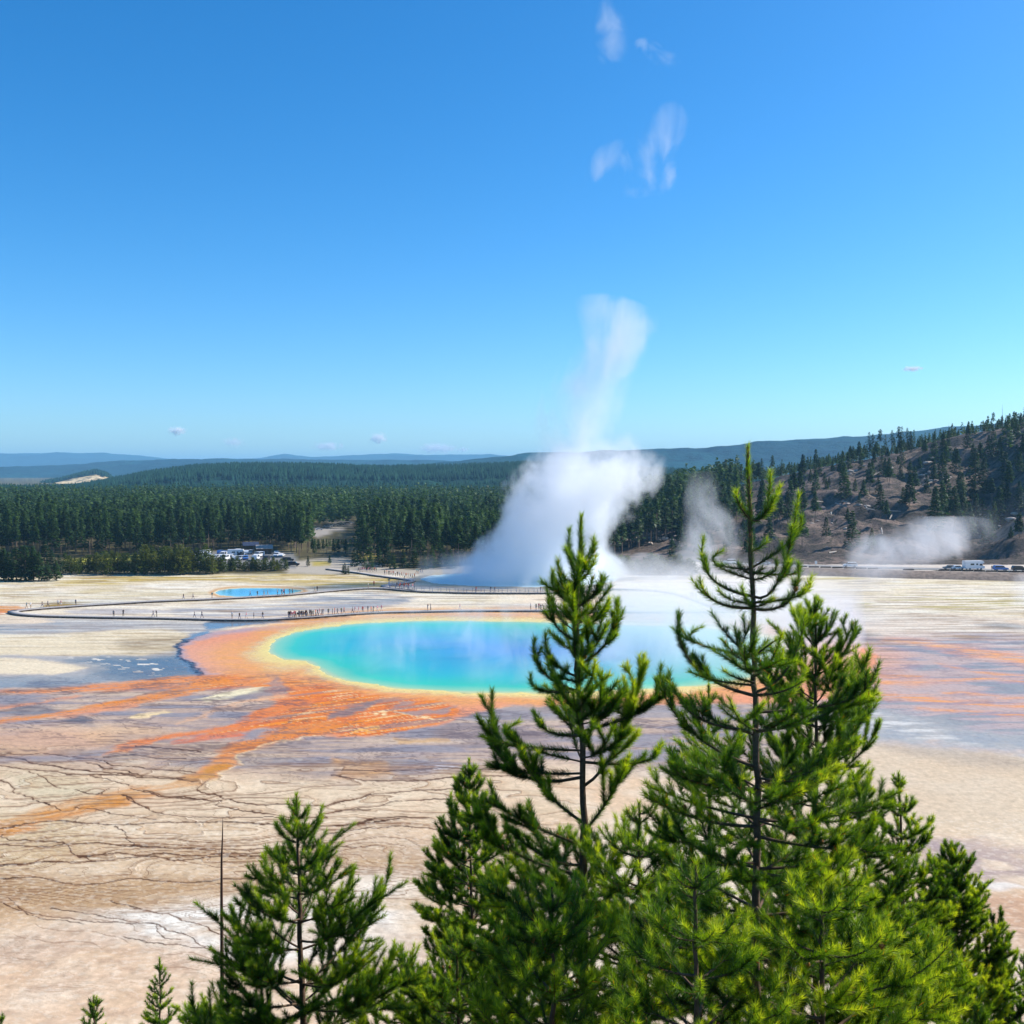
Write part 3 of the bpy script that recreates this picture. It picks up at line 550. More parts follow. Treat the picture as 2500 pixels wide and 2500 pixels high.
HD = np.array([720, 710, 700, 700, 690, 670, 650, 640, 630, 620, 620, 620.])
HF = np.array([470, 440, 420, 392, 375, 366, 366, 366, 366, 366, 366, 366.])
HB = np.array([0, 0, 0, 0.6, 2.2, 2.4, 2.4, 2.4, 2.4, 2.4, 2.4, 2.4])
def hillz(x, y):
    x = np.asarray(x, float); y = np.asarray(y, float)
    u = 1250 + 2500 * x / y; H = np.interp(u, HU, HR); dr = np.interp(u, HU, HD); df = np.interp(u, HU, HF); hb = np.interp(u, HU, HB)
    t = (y - df) / (dr - df); tc = np.clip(t, 0, 1)
    sh = 0.55 * tc + 0.45 * ss(0, 1, tc)
    z = hb + (H - hb) * sh
    z = np.where(t > 1, H - (y - dr) * 0.012, z)
    amp = ss(0, 0.12, t) * (1 - ss(0.8, 1.15, t)) * ss(1400, 1800, u)
    z = z + amp * (fbm((x + 0.35 * y) / 26, (y) / 60, 4, 51) * 5.0 + fbm(x / 9, y / 12, 3, 52) * 1.2)
    gx = (u - 2395) / 75; gt = (t - 0.5) / 0.36
    z = z - 11 * amp * np.exp(-gx ** 2 - gt ** 2) - 5 * amp * np.exp(-((u - 2230) / 40) ** 2 - ((t - .72) / .2) ** 2)
    z = z + 7 * amp * np.exp(-((u - 2520) / 60) ** 2 - ((t - .5) / .4) ** 2)
    return np.maximum(z, -0.3) + np.where(t < 0, -0.6, 0) * 1.0
def grid_mesh(name, X, Y, Z, m):
    nr, nc = X.shape; idx = np.arange(nr * nc).reshape(nr, nc)
    F = np.stack([idx[:-1, :-1], idx[:-1, 1:], idx[1:, 1:], idx[1:, :-1]], -1).reshape(-1, 4)
    return mesh_np(name, np.stack([X, Y, Z], -1).reshape(-1, 3), F, [m], smooth=True)
uu = np.arange(1320, 3600, 7.0); tt = np.concatenate([np.linspace(0, 1, 110), np.linspace(1.03, 2.2, 24)])
UU, TT = np.meshgrid(uu, tt); df = np.interp(UU, HU, HF); dr = np.interp(UU, HU, HD)
YY = df + TT * (dr - df) - 1.5 * (TT == 0); XX = (UU - 1250) / 2500 * YY; ZZ = hillz(XX, np.maximum(YY, df + 0.001)); ZZ[0] -= 1.2
m_hill = terrain_mat("hill_soil", lin(100, 90, 82, .8), lin(150, 128, 114, .85), lin(72, 70, 60, .8), 0.06, 1.6)
obj("hill", grid_mesh("hill", XX, YY, ZZ, m_hill), kind="structure", label="steep pinkish brown hillside with scattered conifers above the road")

def ridge(name, prof, D, m, label, w=0.25, seed=0, amp=1.0, over=0):
    """a long ridge whose crest follows prof [(u, v)] at distance D, with real front and back slopes"""
    P = np.array(prof, float); us_ = np.arange(P[0, 0], P[-1, 0] + 1, 9.0)
    crest = H0 + D * (1150 - np.interp(us_, P[:, 0], P[:, 1])) / 2500 + fbm(us_ / 60, us_ * 0, 4, seed + 3) * D * 0.0006 * amp
    tt = np.linspace(-1, 1, 41); A, T_ = np.meshgrid(us_, tt); C = np.broadcast_to(crest, A.shape)
    Y = D * (1 + w * T_); X = (A - 1250) / 2500 * Y
    base = np.where(T_ < 0, 0, 0)
    prof_ = np.cos(T_ * math.pi / 2) ** 0.8
    Z = base + (C - base) * prof_ + fbm(X / (D * .05), Y / (D * .05), 5, seed) * D * 0.006 * amp * (1 - np.abs(T_)) * np.abs(T_) * 3
    Z = np.minimum(Z, C) - 2
    return obj(name, grid_mesh(name, X, Y, Z, m), kind="structure", label=label)
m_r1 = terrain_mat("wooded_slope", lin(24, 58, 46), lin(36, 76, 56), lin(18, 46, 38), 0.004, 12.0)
m_r2 = terrain_mat("far_slope", lin(16, 56, 66), lin(30, 76, 82), lin(10, 44, 56), 0.0016, 30.0)  # dark green woods shifted blue-green, adding distance haze to the base colour
m_r3 = terrain_mat("meadow_slope", lin(236, 206, 156), lin(214, 184, 132), lin(84, 84, 70), 0.006, 6.0)
RIDGE_MID = [(-900, 1178), (-200, 1205), (60, 1206), (180, 1196), (270, 1180), (380, 1160), (480, 1148), (600, 1143), (760, 1144), (900, 1150), (1100, 1148), (1300, 1140), (1500, 1150), (1800, 1165), (2200, 1180)]
ridge("hills", RIDGE_MID, 2300, m_r1, "dark green wooded rise behind the valley forest", 0.3, 5)
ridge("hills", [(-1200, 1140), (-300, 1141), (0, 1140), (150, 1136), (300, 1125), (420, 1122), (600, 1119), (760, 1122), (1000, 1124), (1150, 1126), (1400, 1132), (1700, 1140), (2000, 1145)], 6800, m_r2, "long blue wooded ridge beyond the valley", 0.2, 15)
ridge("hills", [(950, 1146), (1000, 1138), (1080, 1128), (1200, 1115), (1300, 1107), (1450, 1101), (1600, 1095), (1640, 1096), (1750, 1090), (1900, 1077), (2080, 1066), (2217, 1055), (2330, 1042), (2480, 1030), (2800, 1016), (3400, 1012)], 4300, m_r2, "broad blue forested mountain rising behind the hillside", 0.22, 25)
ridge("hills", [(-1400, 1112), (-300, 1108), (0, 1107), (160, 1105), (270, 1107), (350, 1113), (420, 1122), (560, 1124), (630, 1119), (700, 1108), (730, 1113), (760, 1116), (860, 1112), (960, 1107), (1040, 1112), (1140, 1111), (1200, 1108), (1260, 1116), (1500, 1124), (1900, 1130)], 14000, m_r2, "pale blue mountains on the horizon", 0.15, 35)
ridge("hills", [(-600, 1196), (-200, 1193), (0, 1190), (90, 1184), (160, 1170), (215, 1156), (235, 1153), (262, 1160), (290, 1180), (330, 1200)], 3300, m_r3, "pale grassy knoll dotted with trees in front of the blue ridge", 0.16, 45, 0.6)

# ---------------------------------------------------------------- trees of the valley and hillside
def foliage_mat(name, dark, light, trans=0.25, attr=None, rough=0.6, spec=0.25):
    m, t, out = mat(name)
    if attr: src = N(t, "ShaderNodeAttribute", _attribute_name=attr).outputs["Fac"]
    else: src = N(t, "ShaderNodeObjectInfo").outputs["Random"]
    tc = N(t, "ShaderNodeTexCoord"); nz = N(t, "ShaderNodeTexNoise", Scale=0.6, Detail=3.0); L(t, tc.outputs["Object"], nz.inputs["Vector"])
    ad = N(t, "ShaderNodeMath", _operation='MULTIPLY_ADD'); ad.inputs[1].default_value = 0.6; L(t, src, ad.inputs[0])
    s2 = N(t, "ShaderNodeMath", _operation='MULTIPLY_ADD'); s2.inputs[1].default_value = 1.4; s2.inputs[2].default_value = -0.5; L(t, nz.outputs[0], s2.inputs[0]); L(t, s2.outputs[0], ad.inputs[2])
    cr = N(t, "ShaderNodeValToRGB"); e = cr.color_ramp.elements; e[0].color = (*dark, 1); e[1].color = (*light, 1); L(t, ad.outputs[0], cr.inputs[0])
    p = N(t, "ShaderNodeBsdfPrincipled", Roughness=rough); p.inputs["Specular IOR Level"].default_value = spec; L(t, cr.outputs[0], p.inputs["Base Color"])
    if trans:
        tr = N(t, "ShaderNodeBsdfTranslucent"); g = N(t, "ShaderNodeVectorMath", _operation='MULTIPLY'); g.inputs[1].default_value = (1.5, 1.7, 0.6); L(t, cr.outputs[0], g.inputs[0]); L(t, g.outputs[0], tr.inputs[0])
        mx = N(t, "ShaderNodeMixShader"); mx.inputs[0].default_value = trans; L(t, p.outputs[0], mx.inputs[1]); L(t, tr.outputs[0], mx.inputs[2]); L(t, mx.outputs[0], out.inputs[0])
    else: L(t, p.outputs[0], out.inputs[0])
    return m
m_con = foliage_mat("conifer_needles", lin(24, 46, 24), lin(66, 92, 38), 0.3)
m_conmass = foliage_mat("forest_needles", lin(22, 44, 24), lin(84, 108, 46), 0.25, "tint")
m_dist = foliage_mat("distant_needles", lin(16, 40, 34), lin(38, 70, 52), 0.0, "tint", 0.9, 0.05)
m_young = foliage_mat("young_pine_needles", lin(56, 76, 30), lin(110, 112, 52), 0.3)
m_bark = simple_mat("grey_bark", lin(124, 106, 92), 0.9, nscale=3, namt=0.3)
m_dead = simple_mat("bleached_wood", lin(168, 158, 146), 0.85, nscale=2)
m_snag = simple_mat("charred_snag", lin(86, 78, 74), 0.9, nscale=2)
def crown_mesh(seed, n, H=1.0, z0=0.35, R=0.13, point=0.85, clump=0.055, rise=-0.25, holes=0.4, mats=None, name="crown"):
    r = np.random.default_rng(seed); t = r.random(n) ** 0.8
    lay = np.round(t * 16 + r.normal(0, .22, n)) / 16; t = np.clip(t * 0.45 + lay * 0.55, 0, 1)
    az = r.random(n) * 2 * math.pi
    irr = 1 + holes * np.sin(az * 2 + t * 11 + seed) * 0.6 + holes * np.sin(t * 23 + seed * 2) * 0.5
    Rt = R * (1 - t) ** point * irr + 0.010; Rt *= ss(-0.12, 0.16, t) * 0.6 + 0.4
    rad = Rt * (0.25 + 0.8 * r.random(n) ** 0.6); z = (z0 + (1 - z0) * t) * H
    c = np.stack([np.cos(az) * rad, np.sin(az) * rad, z + rise * rad + r.normal(0, .004, n)], 1)
    rd = np.stack([np.cos(az), np.sin(az), np.full(n, rise) + r.normal(0, .3, n)], 1); rd /= np.linalg.norm(rd, axis=1, keepdims=True)
    tg = np.stack([-np.sin(az), np.cos(az), r.normal(0, .45, n)], 1)
    s = clump * (0.5 + 0.8 * r.random(n)) * (0.5 + 0.6 * (1 - t)); s = s[:, None]
    A = c - rd * s * 0.9; B = c + rd * s * 0.9 + tg * s * 0.55; C_ = c + rd * s * 0.75 - tg * s * 0.55
    up = np.stack([r.normal(0, .3, n), r.normal(0, .3, n), r.random(n) * 0.9], 1) * s * 0.5
    Vv = np.stack([A, B + up * .3, C_, ], 1).reshape(-1, 3); F_ = np.arange(n * 3).reshape(n, 3)
    # small leader
    k = len(Vv); Vv = np.concatenate([Vv, [(0.008, 0, .93 * H), (-.008, .004, .93 * H), (0, 0, 1.01 * H)]]); F_ = np.concatenate([F_, [[k, k + 1, k + 2]]])
    return mesh_np(name, Vv, F_, mats or [m_con])
def trunk_mesh(h, r0, mats, bend=0.01, seed=0, n=5, twigs=0):
    b = MB(); z = np.linspace(-0.03, h, 5); P = np.stack([bend * np.sin(z * 4 + seed), bend * np.cos(z * 3 + seed) - bend, z], 1)
    b.tube(P, r0 * (1 - 0.85 * np.linspace(0, 1, 5)), n); r = np.random.default_rng(seed)
    for k in range(twigs):
        zz_ = h * (0.3 + 0.65 * r.random()); a = r.random() * 6.28; l = 0.05 * (0.4 + r.random()) * (1.2 - zz_ / h)
        b.tube([(0, 0, zz_), (math.cos(a) * l, math.sin(a) * l, zz_ + l * 0.2)], [r0 * .25, r0 * .1], 3)
    return b.mesh("trunk", mats)
CON = [(crown_mesh(10 + k, 620, z0=[.30, .42, .36, .48, .22][k], R=[.12, .10, .13, .10, .14][k], clump=.05, holes=.5), trunk_mesh(0.97, .010, [m_bark], 0.008, k)) for k in range(5)]
FIR = [(crown_mesh(30 + k, 640, z0=[.06, .12, .03][k], R=[.17, .15, .20][k], clump=.055, holes=.4), trunk_mesh(0.97, .013, [m_bark], 0.004, k)) for k in range(3)]
TALL = [(crown_mesh(40 + k, 330, z0=[.45, .55, .3][k], R=[.075, .06, .09][k], clump=.04, holes=1.0, point=.5), trunk_mesh(0.98, .009, [m_bark], 0.01, k, twigs=5)) for k in range(3)]
YNG = [(crown_mesh(50 + k, 520, z0=.04, R=[.30, .24, .36][k], clump=.085, point=[.6, .7, .45][k], rise=0.3, holes=.5, mats=[m_young]), trunk_mesh(0.9, .02, [m_bark], 0.01, k)) for k in range(3)]
SNAG = [trunk_mesh(1.0, .010, [m_snag], 0.006, k, twigs=[6, 14][k]) for k in range(2)]
ORD = "first second third fourth fifth sixth seventh eighth ninth tenth eleventh twelfth thirteenth fourteenth fifteenth sixteenth seventeenth eighteenth nineteenth".split()
TENS = "twenty thirty forty fifty sixty seventy eighty ninety".split()
def ordn(i):
    if i < 19: return ORD[i]
    n = i + 1
    if n >= 100: return ("hundredth" if n == 100 else "hundred-and-" + ordn(n - 101))
    t_, u_ = divmod(n, 10); return TENS[t_ - 2] + "-" + ORD[u_ - 1] if u_ else TENS[t_ - 2][:-1] + "ieth"
forest_pts = []
def tree(name, proto, x, y, z, h, rz, label, cat, group, wide=1.0):
    o = bpy.data.objects.new(name, None); COL.objects.link(o); o.location = (x, y, z); o.rotation_euler = (0, 0, rz); o.scale = (h * wide, h * wide, h)
    tag(o, label, cat, group); cr, tk = proto
    a = bpy.data.objects.new("crown", cr); COL.objects.link(a); a.parent = o
    a = bpy.data.objects.new("trunk", tk); COL.objects.link(a); a.parent = o
    return o
tr_ = np.random.default_rng(77)
def scatter(n, fu, fd, mind):
    """n candidate spots, thinned so that neighbours keep mind apart"""
    pts = []; cell = {}
    for _ in range(n):
        u = fu(); d = fd(u)
        if d is None: continue
        x = (u - 1250) / 2500 * d; k = (int(x // mind), int(d // mind)); ok = True
        for i in (-1, 0, 1):
            for j in (-1, 0, 1):
                for q_ in cell.get((k[0] + i, k[1] + j), ()):
                    if (q_[0] - x) ** 2 + (q_[1] - d) ** 2 < mind * mind: ok = False
        if ok: cell.setdefault(k, []).append((x, d)); pts.append((x, d, u))
    return pts
def front_d(u): return float(np.interp(u, [-800, 0, 140, 160, 420, 540, 700, 720, 850, 900, 1000, 1100, 1300, 1500, 1650], [430, 430, 432, 428, 430, 470, 470, 428, 425, 400, 392, 388, 395, 425, 470]))
def fd_(u):
    f = front_d(u); d = f + (1230 - f) * tr_.random() ** 1.25
    return d
allp = scatter(15000, lambda: -450 + 2250 * tr_.random(), fd_, 4.6)
LOT2 = (768, 868, 1313)
front, mass = [], []
for x, d, u in allp:
    if u > 1560 and d < np.interp(u, HU, HF) + 8: continue
    h = 14.5 + 4.5 * tr_.random() + 3 * (tr_.random() < .2) + 3.5 * float(perlin(np.array([x / 45]), np.array([d / 45]), 700)[0])
    if perlin(np.array([x / 38]), np.array([d / 30]), 702)[0] > .42 and d > 520: continue
    ext = 11
    if LOT2[0] - 10 < u < LOT2[1] + 10 and d < 640:
        h = min(h, 36 - (LOT2[2] - 1150) * d / 2500 - 0.5)
        if h < 3: continue
        if d > 545: continue
    z = float(hillz(x, d)) if u > 1350 and d > np.interp(u, HU, HF) else 0.0
    depth = d - front_d(u)
    (front if (depth < 20 and -60 < u < 1240) else mass).append((x, d, z, h, u))
front.sort(key=lambda q_: q_[1] - front_d(q_[4]))
mass += front[125:]; front = sorted(front[:125], key=lambda q_: q_[4])
for i, (x, d, z, h, u) in enumerate(front):
    k = int(tr_.integers(0, 5)); where = "beside the grove" if u < 160 else "behind the meadow" if u < 430 else "behind the car park" if u < 720 else "behind the bus loop" if u < 1000 else "near the big steam column"
    tree("conifer", CON[k], x, d, z, h, tr_.random() * 6.28, "tall %s conifer %s, %s along the front of the forest" % (["dense", "narrow", "ragged", "high-crowned", "broad"][k], where, ordn(i)), "conifer", "tall conifers along the front of the valley forest")
# the forest behind as one mass
def mass_mesh(name, protos, pts, mats, r):
    Vs, Fs, Ts = [], [], []; n0 = 0; pts = np.array([p_[:4] for p_ in pts]); kinds = r.integers(0, len(protos), len(pts))
    for k, me in enumerate(protos):
        P = pts[kinds == k]
        if not len(P): continue
        if isinstance(me, tuple): bv, bf = me
        else:
            bv = np.empty(len(me.vertices) * 3, np.float32); me.vertices.foreach_get("co", bv); bv = bv.reshape(-1, 3)
            bf = np.empty(len(me.loops), np.int32); me.loops.foreach_get("vertex_index", bf); bf = bf.reshape(len(me.polygons), -1)
        a = r.random(len(P)) * 6.283; c, s = np.cos(a)[:, None], np.sin(a)[:, None]; h = P[:, 3:4]; wd = h * (0.85 + .4 * r.random(len(P)))[:, None]
        X = (bv[None, :, 0] * c - bv[None, :, 1] * s) * wd + P[:, 0:1]; Y = (bv[None, :, 0] * s + bv[None, :, 1] * c) * wd + P[:, 1:2]; Z = bv[None, :, 2] * h + P[:, 2:3]
        Vs.append(np.stack([X, Y, Z], -1).reshape(-1, 3)); Fs.append((bf[None] + (np.arange(len(P)) * len(bv))[:, None, None] + n0).reshape(-1, bf.shape[1])); n0 += len(P) * len(bv)
        Ts.append(np.repeat(.45 * r.random(len(P)) + .75 * ss(-.35, .45, fbm(P[:, 0] / 70, P[:, 1] / 50, 3, 704)), len(bv)))
    me = mesh_np(name, np.concatenate(Vs), np.concatenate(Fs), mats); attr_f(me, "tint", np.concatenate(Ts)); return me
LOW = [crown_mesh(60 + k, 190, z0=[.35, .42, .28][k], R=[.12, .105, .13][k], clump=.075, holes=.4) for k in range(3)]
LOWER = [crown_mesh(70 + k, 70, z0=[.3, .4][k], R=.125, clump=.10, holes=.4) for k in range(2)]
nearm = [p_ for p_ in mass if p_[1] < 640]; farm = [p_ for p_ in mass if p_[1] >= 640]
obj("forest", mass_mesh("forest", LOW, nearm, [m_conmass], tr_), kind="stuff", label="dense dark green conifer forest filling the valley floor", cat="forest")
obj("forest", mass_mesh("forest", LOWER, farm, [m_conmass], tr_), kind="stuff", label="farther conifer forest beyond the first rows of trees", cat="forest")
m_tk = m_bark; tb = []
for x, d, z, h, u in nearm:
    if d - front_d(u) < 60: tb.append((x, d, z, h))
def tribox(w):   # slim three sided trunk
    a = np.arange(3) * 2.094; b0 = np.stack([np.cos(a) * w, np.sin(a) * w, a * 0], 1); b1 = np.stack([np.cos(a) * w * .5, np.sin(a) * w * .5, a * 0 + .75], 1)
    return (np.concatenate([b0, b1]), np.array([(0, 1, 4, 3), (1, 2, 5, 4), (2, 0, 3, 5)]))
obj("forest_understory", mass_mesh("forest_understory", [tribox(.011)], tb, [m_bark], tr_), kind="stuff", label="bare grey lower trunks packed inside the forest edge", cat="forest")
# wooded rise two kilometres off: simple spires in one mass
def spire(w):
    a = np.arange(5) * 1.2566; b0 = np.stack([np.cos(a) * w, np.sin(a) * w, a * 0 + .08], 1); b1 = np.stack([np.cos(a + .6) * w * .7, np.sin(a + .6) * w * .7, a * 0 + .4], 1)
    Vv = np.concatenate([b0, [(0, 0, .62)], b1, [(0, 0, 1)]]); f = [(i, (i + 1) % 5, 5) for i in range(5)] + [(6 + i, 6 + (i + 1) % 5, 11) for i in range(5)]
    return (Vv, np.array(f))
def ridge_z(prof, D, w, u, T_):
    P = np.array(prof, float); C = H0 + D * (1150 - np.interp(u, P[:, 0], P[:, 1])) / 2500
    return C * np.cos(T_ * math.pi / 2) ** 0.8 - 4
rp = []
for _ in range(17000):
    u = -350 + 3000 * tr_.random(); T_ = -0.75 + 0.85 * tr_.random(); D = 2300 * (1 + 0.3 * T_); x = (u - 1250) / 2500 * D
    if T_ < -0.2 and fbm(np.array([x / 110]), np.array([D / 70]), 3, 88)[0] > 0.42: continue
    rp.append((x, D, float(ridge_z(RIDGE_MID, 2300, .3, u, T_)), 15 + 6 * tr_.random()))
for _ in range(7000):
    u = -400 + 2400 * tr_.random(); D = 1200 + 520 * tr_.random(); T_ = (D / 2300 - 1) / .3
    rp.append(((u - 1250) / 2500 * D, D, max(0, float(ridge_z(RIDGE_MID, 2300, .3, u, max(T_, -.99)))) if T_ > -1 else 0.0, 13 + 5 * tr_.random()))
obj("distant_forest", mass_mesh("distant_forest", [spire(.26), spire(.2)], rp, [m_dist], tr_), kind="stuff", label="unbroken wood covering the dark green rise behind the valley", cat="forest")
kp = []
for _ in range(430):
    u = 95 + 210 * tr_.random() ** .8; T_ = -0.4 + 0.5 * tr_.random(); D = 3300 * (1 + .16 * T_)
    pz = H0 + 3300 * (1150 - np.interp(u, [0, 90, 160, 215, 235, 262, 290, 330], [1190, 1184, 1170, 1156, 1153, 1160, 1180, 1200])) / 2500
    kp.append(((u - 1250) / 2500 * D, D, pz * math.cos(T_ * math.pi / 2) ** .8 - 3, 12 + 5 * tr_.random()))
obj("knoll_woods", mass_mesh("knoll_woods", [spire(.42)], kp, [m_dist], tr_), kind="stuff", label="sprinkling of trees over the pale distant knoll", cat="forest")

# grove, strip of young pines, shrubs
def row(specs, proto, name, cat, group, fmt, wide=1.0):
    specs = sorted(specs)
    for i, (u, v, h) in enumerate(specs):
        d = H0 * 2500 / (v - 1150); p_ = Wp(u, v); k = int(tr_.integers(0, len(proto)))
        tree(name, proto[k], p_[0], p_[1], -0.05, h, tr_.random() * 6.28, fmt % ordn(i), cat, group, wide)
row([(u + tr_.normal(0, 3), 1419 - 3 * tr_.random() - (12 * (i % 2)), 9.0 + 3.4 * tr_.random() - (3 if u > 110 else 0)) for i, u in enumerate(np.linspace(-90, 146, 26))], FIR, "conifer", "conifer", "dark conifers of the grove at the edge of the flat", "dark bushy conifer in the grove at the meadow's edge, %s from the outside", 1.5)
row([(u + tr_.normal(0, 3), 1404 - 7 * tr_.random(), 5.2 + 3.0 * tr_.random() + (2.2 if 350 < u < 500 else 0)) for u in np.linspace(160, 545, 56)], YNG, "young_pine", "young pine", "yellow green young pines between the meadow and the flat", "yellow green young pine between meadow and flat, %s from the grove", 0.8)
row([(u + tr_.normal(0, 3), 1395 - 5 * tr_.random(), 3.2 + 2.0 * tr_.random()) for u in np.linspace(552, 695, 22)], YNG, "young_pine", "young pine", "young pines screening the car park", "young pine screening the car park, %s from the meadow side")
row([(u, v, h) for u, v, h in [(752, 1383, 4), (805, 1376, 3.5), (842, 1402, 4.0), (838, 1400, 3.2), (850, 1402, 3), (865, 1384, 7), (878, 1378, 8), (890, 1388, 5), (905, 1390, 6), (925, 1383, 8), (945, 1384, 9), (960, 1390, 6), (985, 1388, 7), (1010, 1386, 9), (1035, 1390, 6), (1055, 1386, 8), (1080, 1384, 9), (1100, 1388, 7)]], FIR, "small_fir", "fir tree", "small firs around the walkway entrance", "small dark fir by the walkway entrance, %s from the car park", 1.25)
row([(u + tr_.normal(0, 4), 1404 - 3 * tr_.random(), 4.5 + 3.2 * tr_.random()) for u in np.linspace(1480, 1690, 15)], YNG, "hillfoot_shrub", "shrub", "olive shrubs at the foot of the hillside", "olive green bushy shrub at the hill foot, %s from the steam column", 1.5)

# hillside conifers
hp = []
def hill_spots(n, u0, u1, t0, t1, h0, h1, protos, kindn):
    c = 0; g = 0
    while c < n and g < 4000:
        g += 1
        u = u0 + (u1 - u0) * tr_.random(); t_ = t0 + (t1 - t0) * tr_.random(); d = np.interp(u, HU, HF) * (1 - t_) + np.interp(u, HU, HD) * t_; x = (u - 1250) / 2500 * d
        if any((x - q_[0]) ** 2 + (d - q_[1]) ** 2 < 3.0 ** 2 for q_ in hp): continue
        hp.append((x, d, float(hillz(x, d)) - .3, h0 + (h1 - h0) * tr_.random(), protos[int(tr_.integers(0, len(protos)))], kindn, u)); c += 1
for u, v, top in [(2082, 1332, 1236), (2018, 1318, 1262), (1990, 1290, 1215), (2098, 1255, 1222), (2150, 1280, 1200), (2165, 1278, 1225), (2222, 1238, 1110), (2232, 1212, 1140), (2205, 1225, 1160), (2170, 1200, 1130), (2122, 1205, 1130),
                  (2300, 1290, 1170), (2330, 1300, 1180), (2350, 1310, 1210), (2368, 1320, 1235), (2310, 1250, 1100), (2415, 1322, 1240), (2470, 1312, 1265), (2490, 1315, 1230), (2060, 1210, 1110), (1960, 1270, 1180), (1930, 1262, 1175), (2380, 1200, 1090), (2284, 1315, 1195), (2130, 1335, 1285), (1880, 1270, 1180), (2070, 1290, 1240), (1700, 1297, 1170), (2400, 1300, 1200), (2440, 1290, 1190)]:
    ds = np.linspace(368, 640, 200); X_ = (u - 1250) / 2500 * ds; vv_ = proj(np.stack([X_, ds, hillz(X_, ds)], 1))[1]; k = int(np.argmin(abs(vv_ - v))); d = ds[k]
    hp.append((X_[k], d, float(hillz(X_[k], d)) - .3, min(19, max(4, (v - top) * d / 2500)), FIR[k % 3] if k % 2 else CON[k % 5], "scattered over the slope", u))
hill_spots(58, 1950, 2500, .45, .98, 7, 13, FIR + CON, "in the open wood under the crest")
hill_spots(46, 2270, 2540, .3, .85, 10, 17, CON + FIR, "in the shaded hollow")
hill_spots(44, 1620, 1960, .12, .75, 11, 17, CON, "on the lower spur behind the steam")
hill_spots(14, 1640, 1840, .0, .2, 7, 13, FIR + CON, "at the hill foot")
hp.sort(key=lambda q_: q_[6]); cnt = {}
for x, d, z, h, pr, kn, u in hp:
    i = cnt.get(kn, 0); cnt[kn] = i + 1
    tree("hillside_conifer", pr, x, d, z, h, tr_.random() * 6.28, "dark hillside conifer %s, %s uphill from the steam" % (kn, ordn(i)), "conifer", "conifers on the hillside above the road", 1.15)
cp_ = []
for _ in range(900):
    u = 1560 + 1300 * tr_.random(); t_ = 0.93 + 0.45 * tr_.random(); d = np.interp(u, HU, HF) * (1 - t_) + np.interp(u, HU, HD) * t_; x = (u - 1250) / 2500 * d
    cp_.append((x, d, float(hillz(x, d)) - .3, 5 + 4.5 * tr_.random() if u > 1850 else 10 + 6 * tr_.random()))
obj("crest_woods", mass_mesh("crest_woods", LOW + LOWER[:1], cp_, [m_conmass], tr_), kind="stuff", label="close young forest along the crest of the hillside", cat="forest")
sk = [(1859, 1118, 14), (1885, 1110, 17), (1908, 1120, 14), (1963, 1112, 14), (2018, 1114, 14), (2044, 1106, 13), (2099, 1083, 15), (2109, 1085, 15), (2120, 1054, 20), (2129, 1058, 20), (2147, 1047, 22), (2160, 1060, 19), (2176, 1049, 22), (2192, 1040, 24), (2199, 1040, 24), (2213, 1044, 22), (2223, 1060, 17), (2229, 1048, 18), (2281, 1047, 15), (2422, 1006, 12), (2498, 990, 12)]
for i, (u, top, h) in enumerate(sk):
    d = float(np.interp(u, HU, HD)) * 0.985; x = (u - 1250) / 2500 * d; z = float(hillz(x, d)); h = max(8, (H0 + d * (1150 - top) / 2500) - z)
    tree("skyline_conifer", TALL[i % 3], x, d, z - .3, h, tr_.random() * 6, "tall sparse conifer standing clear against the blue mountain, %s going uphill" % ordn(i), "conifer", "tall sparse conifers on the hill crest", 1.1)
for i, (u, top, h) in enumerate([(2032, 1098, 0), (2063, 1083, 0), (2316, 1032, 0), (2444, 987, 0), (2452, 1008, 0), (1947, 1132, 0), (1713, 1155, 0), (2077, 1118, 0)]):
    d = float(np.interp(u, HU, HD)) * 0.97; x = (u - 1250) / 2500 * d; z = float(hillz(x, d)); h = (H0 + d * (1150 - top) / 2500) - z
    o = obj("dead_snag", SNAG[i % 2], None, (x, d, z - .3), "bare grey dead trunk on the hill crest, %s going uphill" % ordn(sorted([2032, 2063, 2316, 2444, 2452, 1947, 1713, 2077]).index(u)), "dead tree", "dead trunks on the hill crest"); o.scale = (h * 1.3, h * 1.3, h); o.rotation_euler = (tr_.normal(0, .03), tr_.normal(0, .03), 0)
# fallen logs and rocks on the slope
def slope_pt(u, v):
    ds = np.linspace(366, 660, 300); X_ = (u - 1250) / 2500 * ds; vv_ = proj(np.stack([X_, ds, hillz(X_, ds)], 1))[1]; k = int(np.argmin(abs(vv_ - v))); return X_[k], ds[k], float(hillz(X_[k], ds[k]))
LOGS = [(2112, 1248, 2121, 1280), (2118, 1281, 2138, 1282), (2166, 1278, 2200, 1272), (2180, 1256, 2170, 1276), (2252, 1256, 2256, 1272), (2058, 1225, 2072, 1240), (2000, 1200, 2040, 1212), (2040, 1240, 2070, 1258), (2130, 1160, 2165, 1152), (2058, 1172, 2090, 1168), (2240, 1200, 2290, 1180), (2010, 1350, 2075, 1333), (2290, 1190, 2330, 1172), (2180, 1305, 2194, 1300), (2086, 1262, 2093, 1252), (2028, 1262, 2034, 1272), (1925, 1258, 1950, 1240), (1990, 1236, 2010, 1228), (2150, 1294, 2160, 1304)]
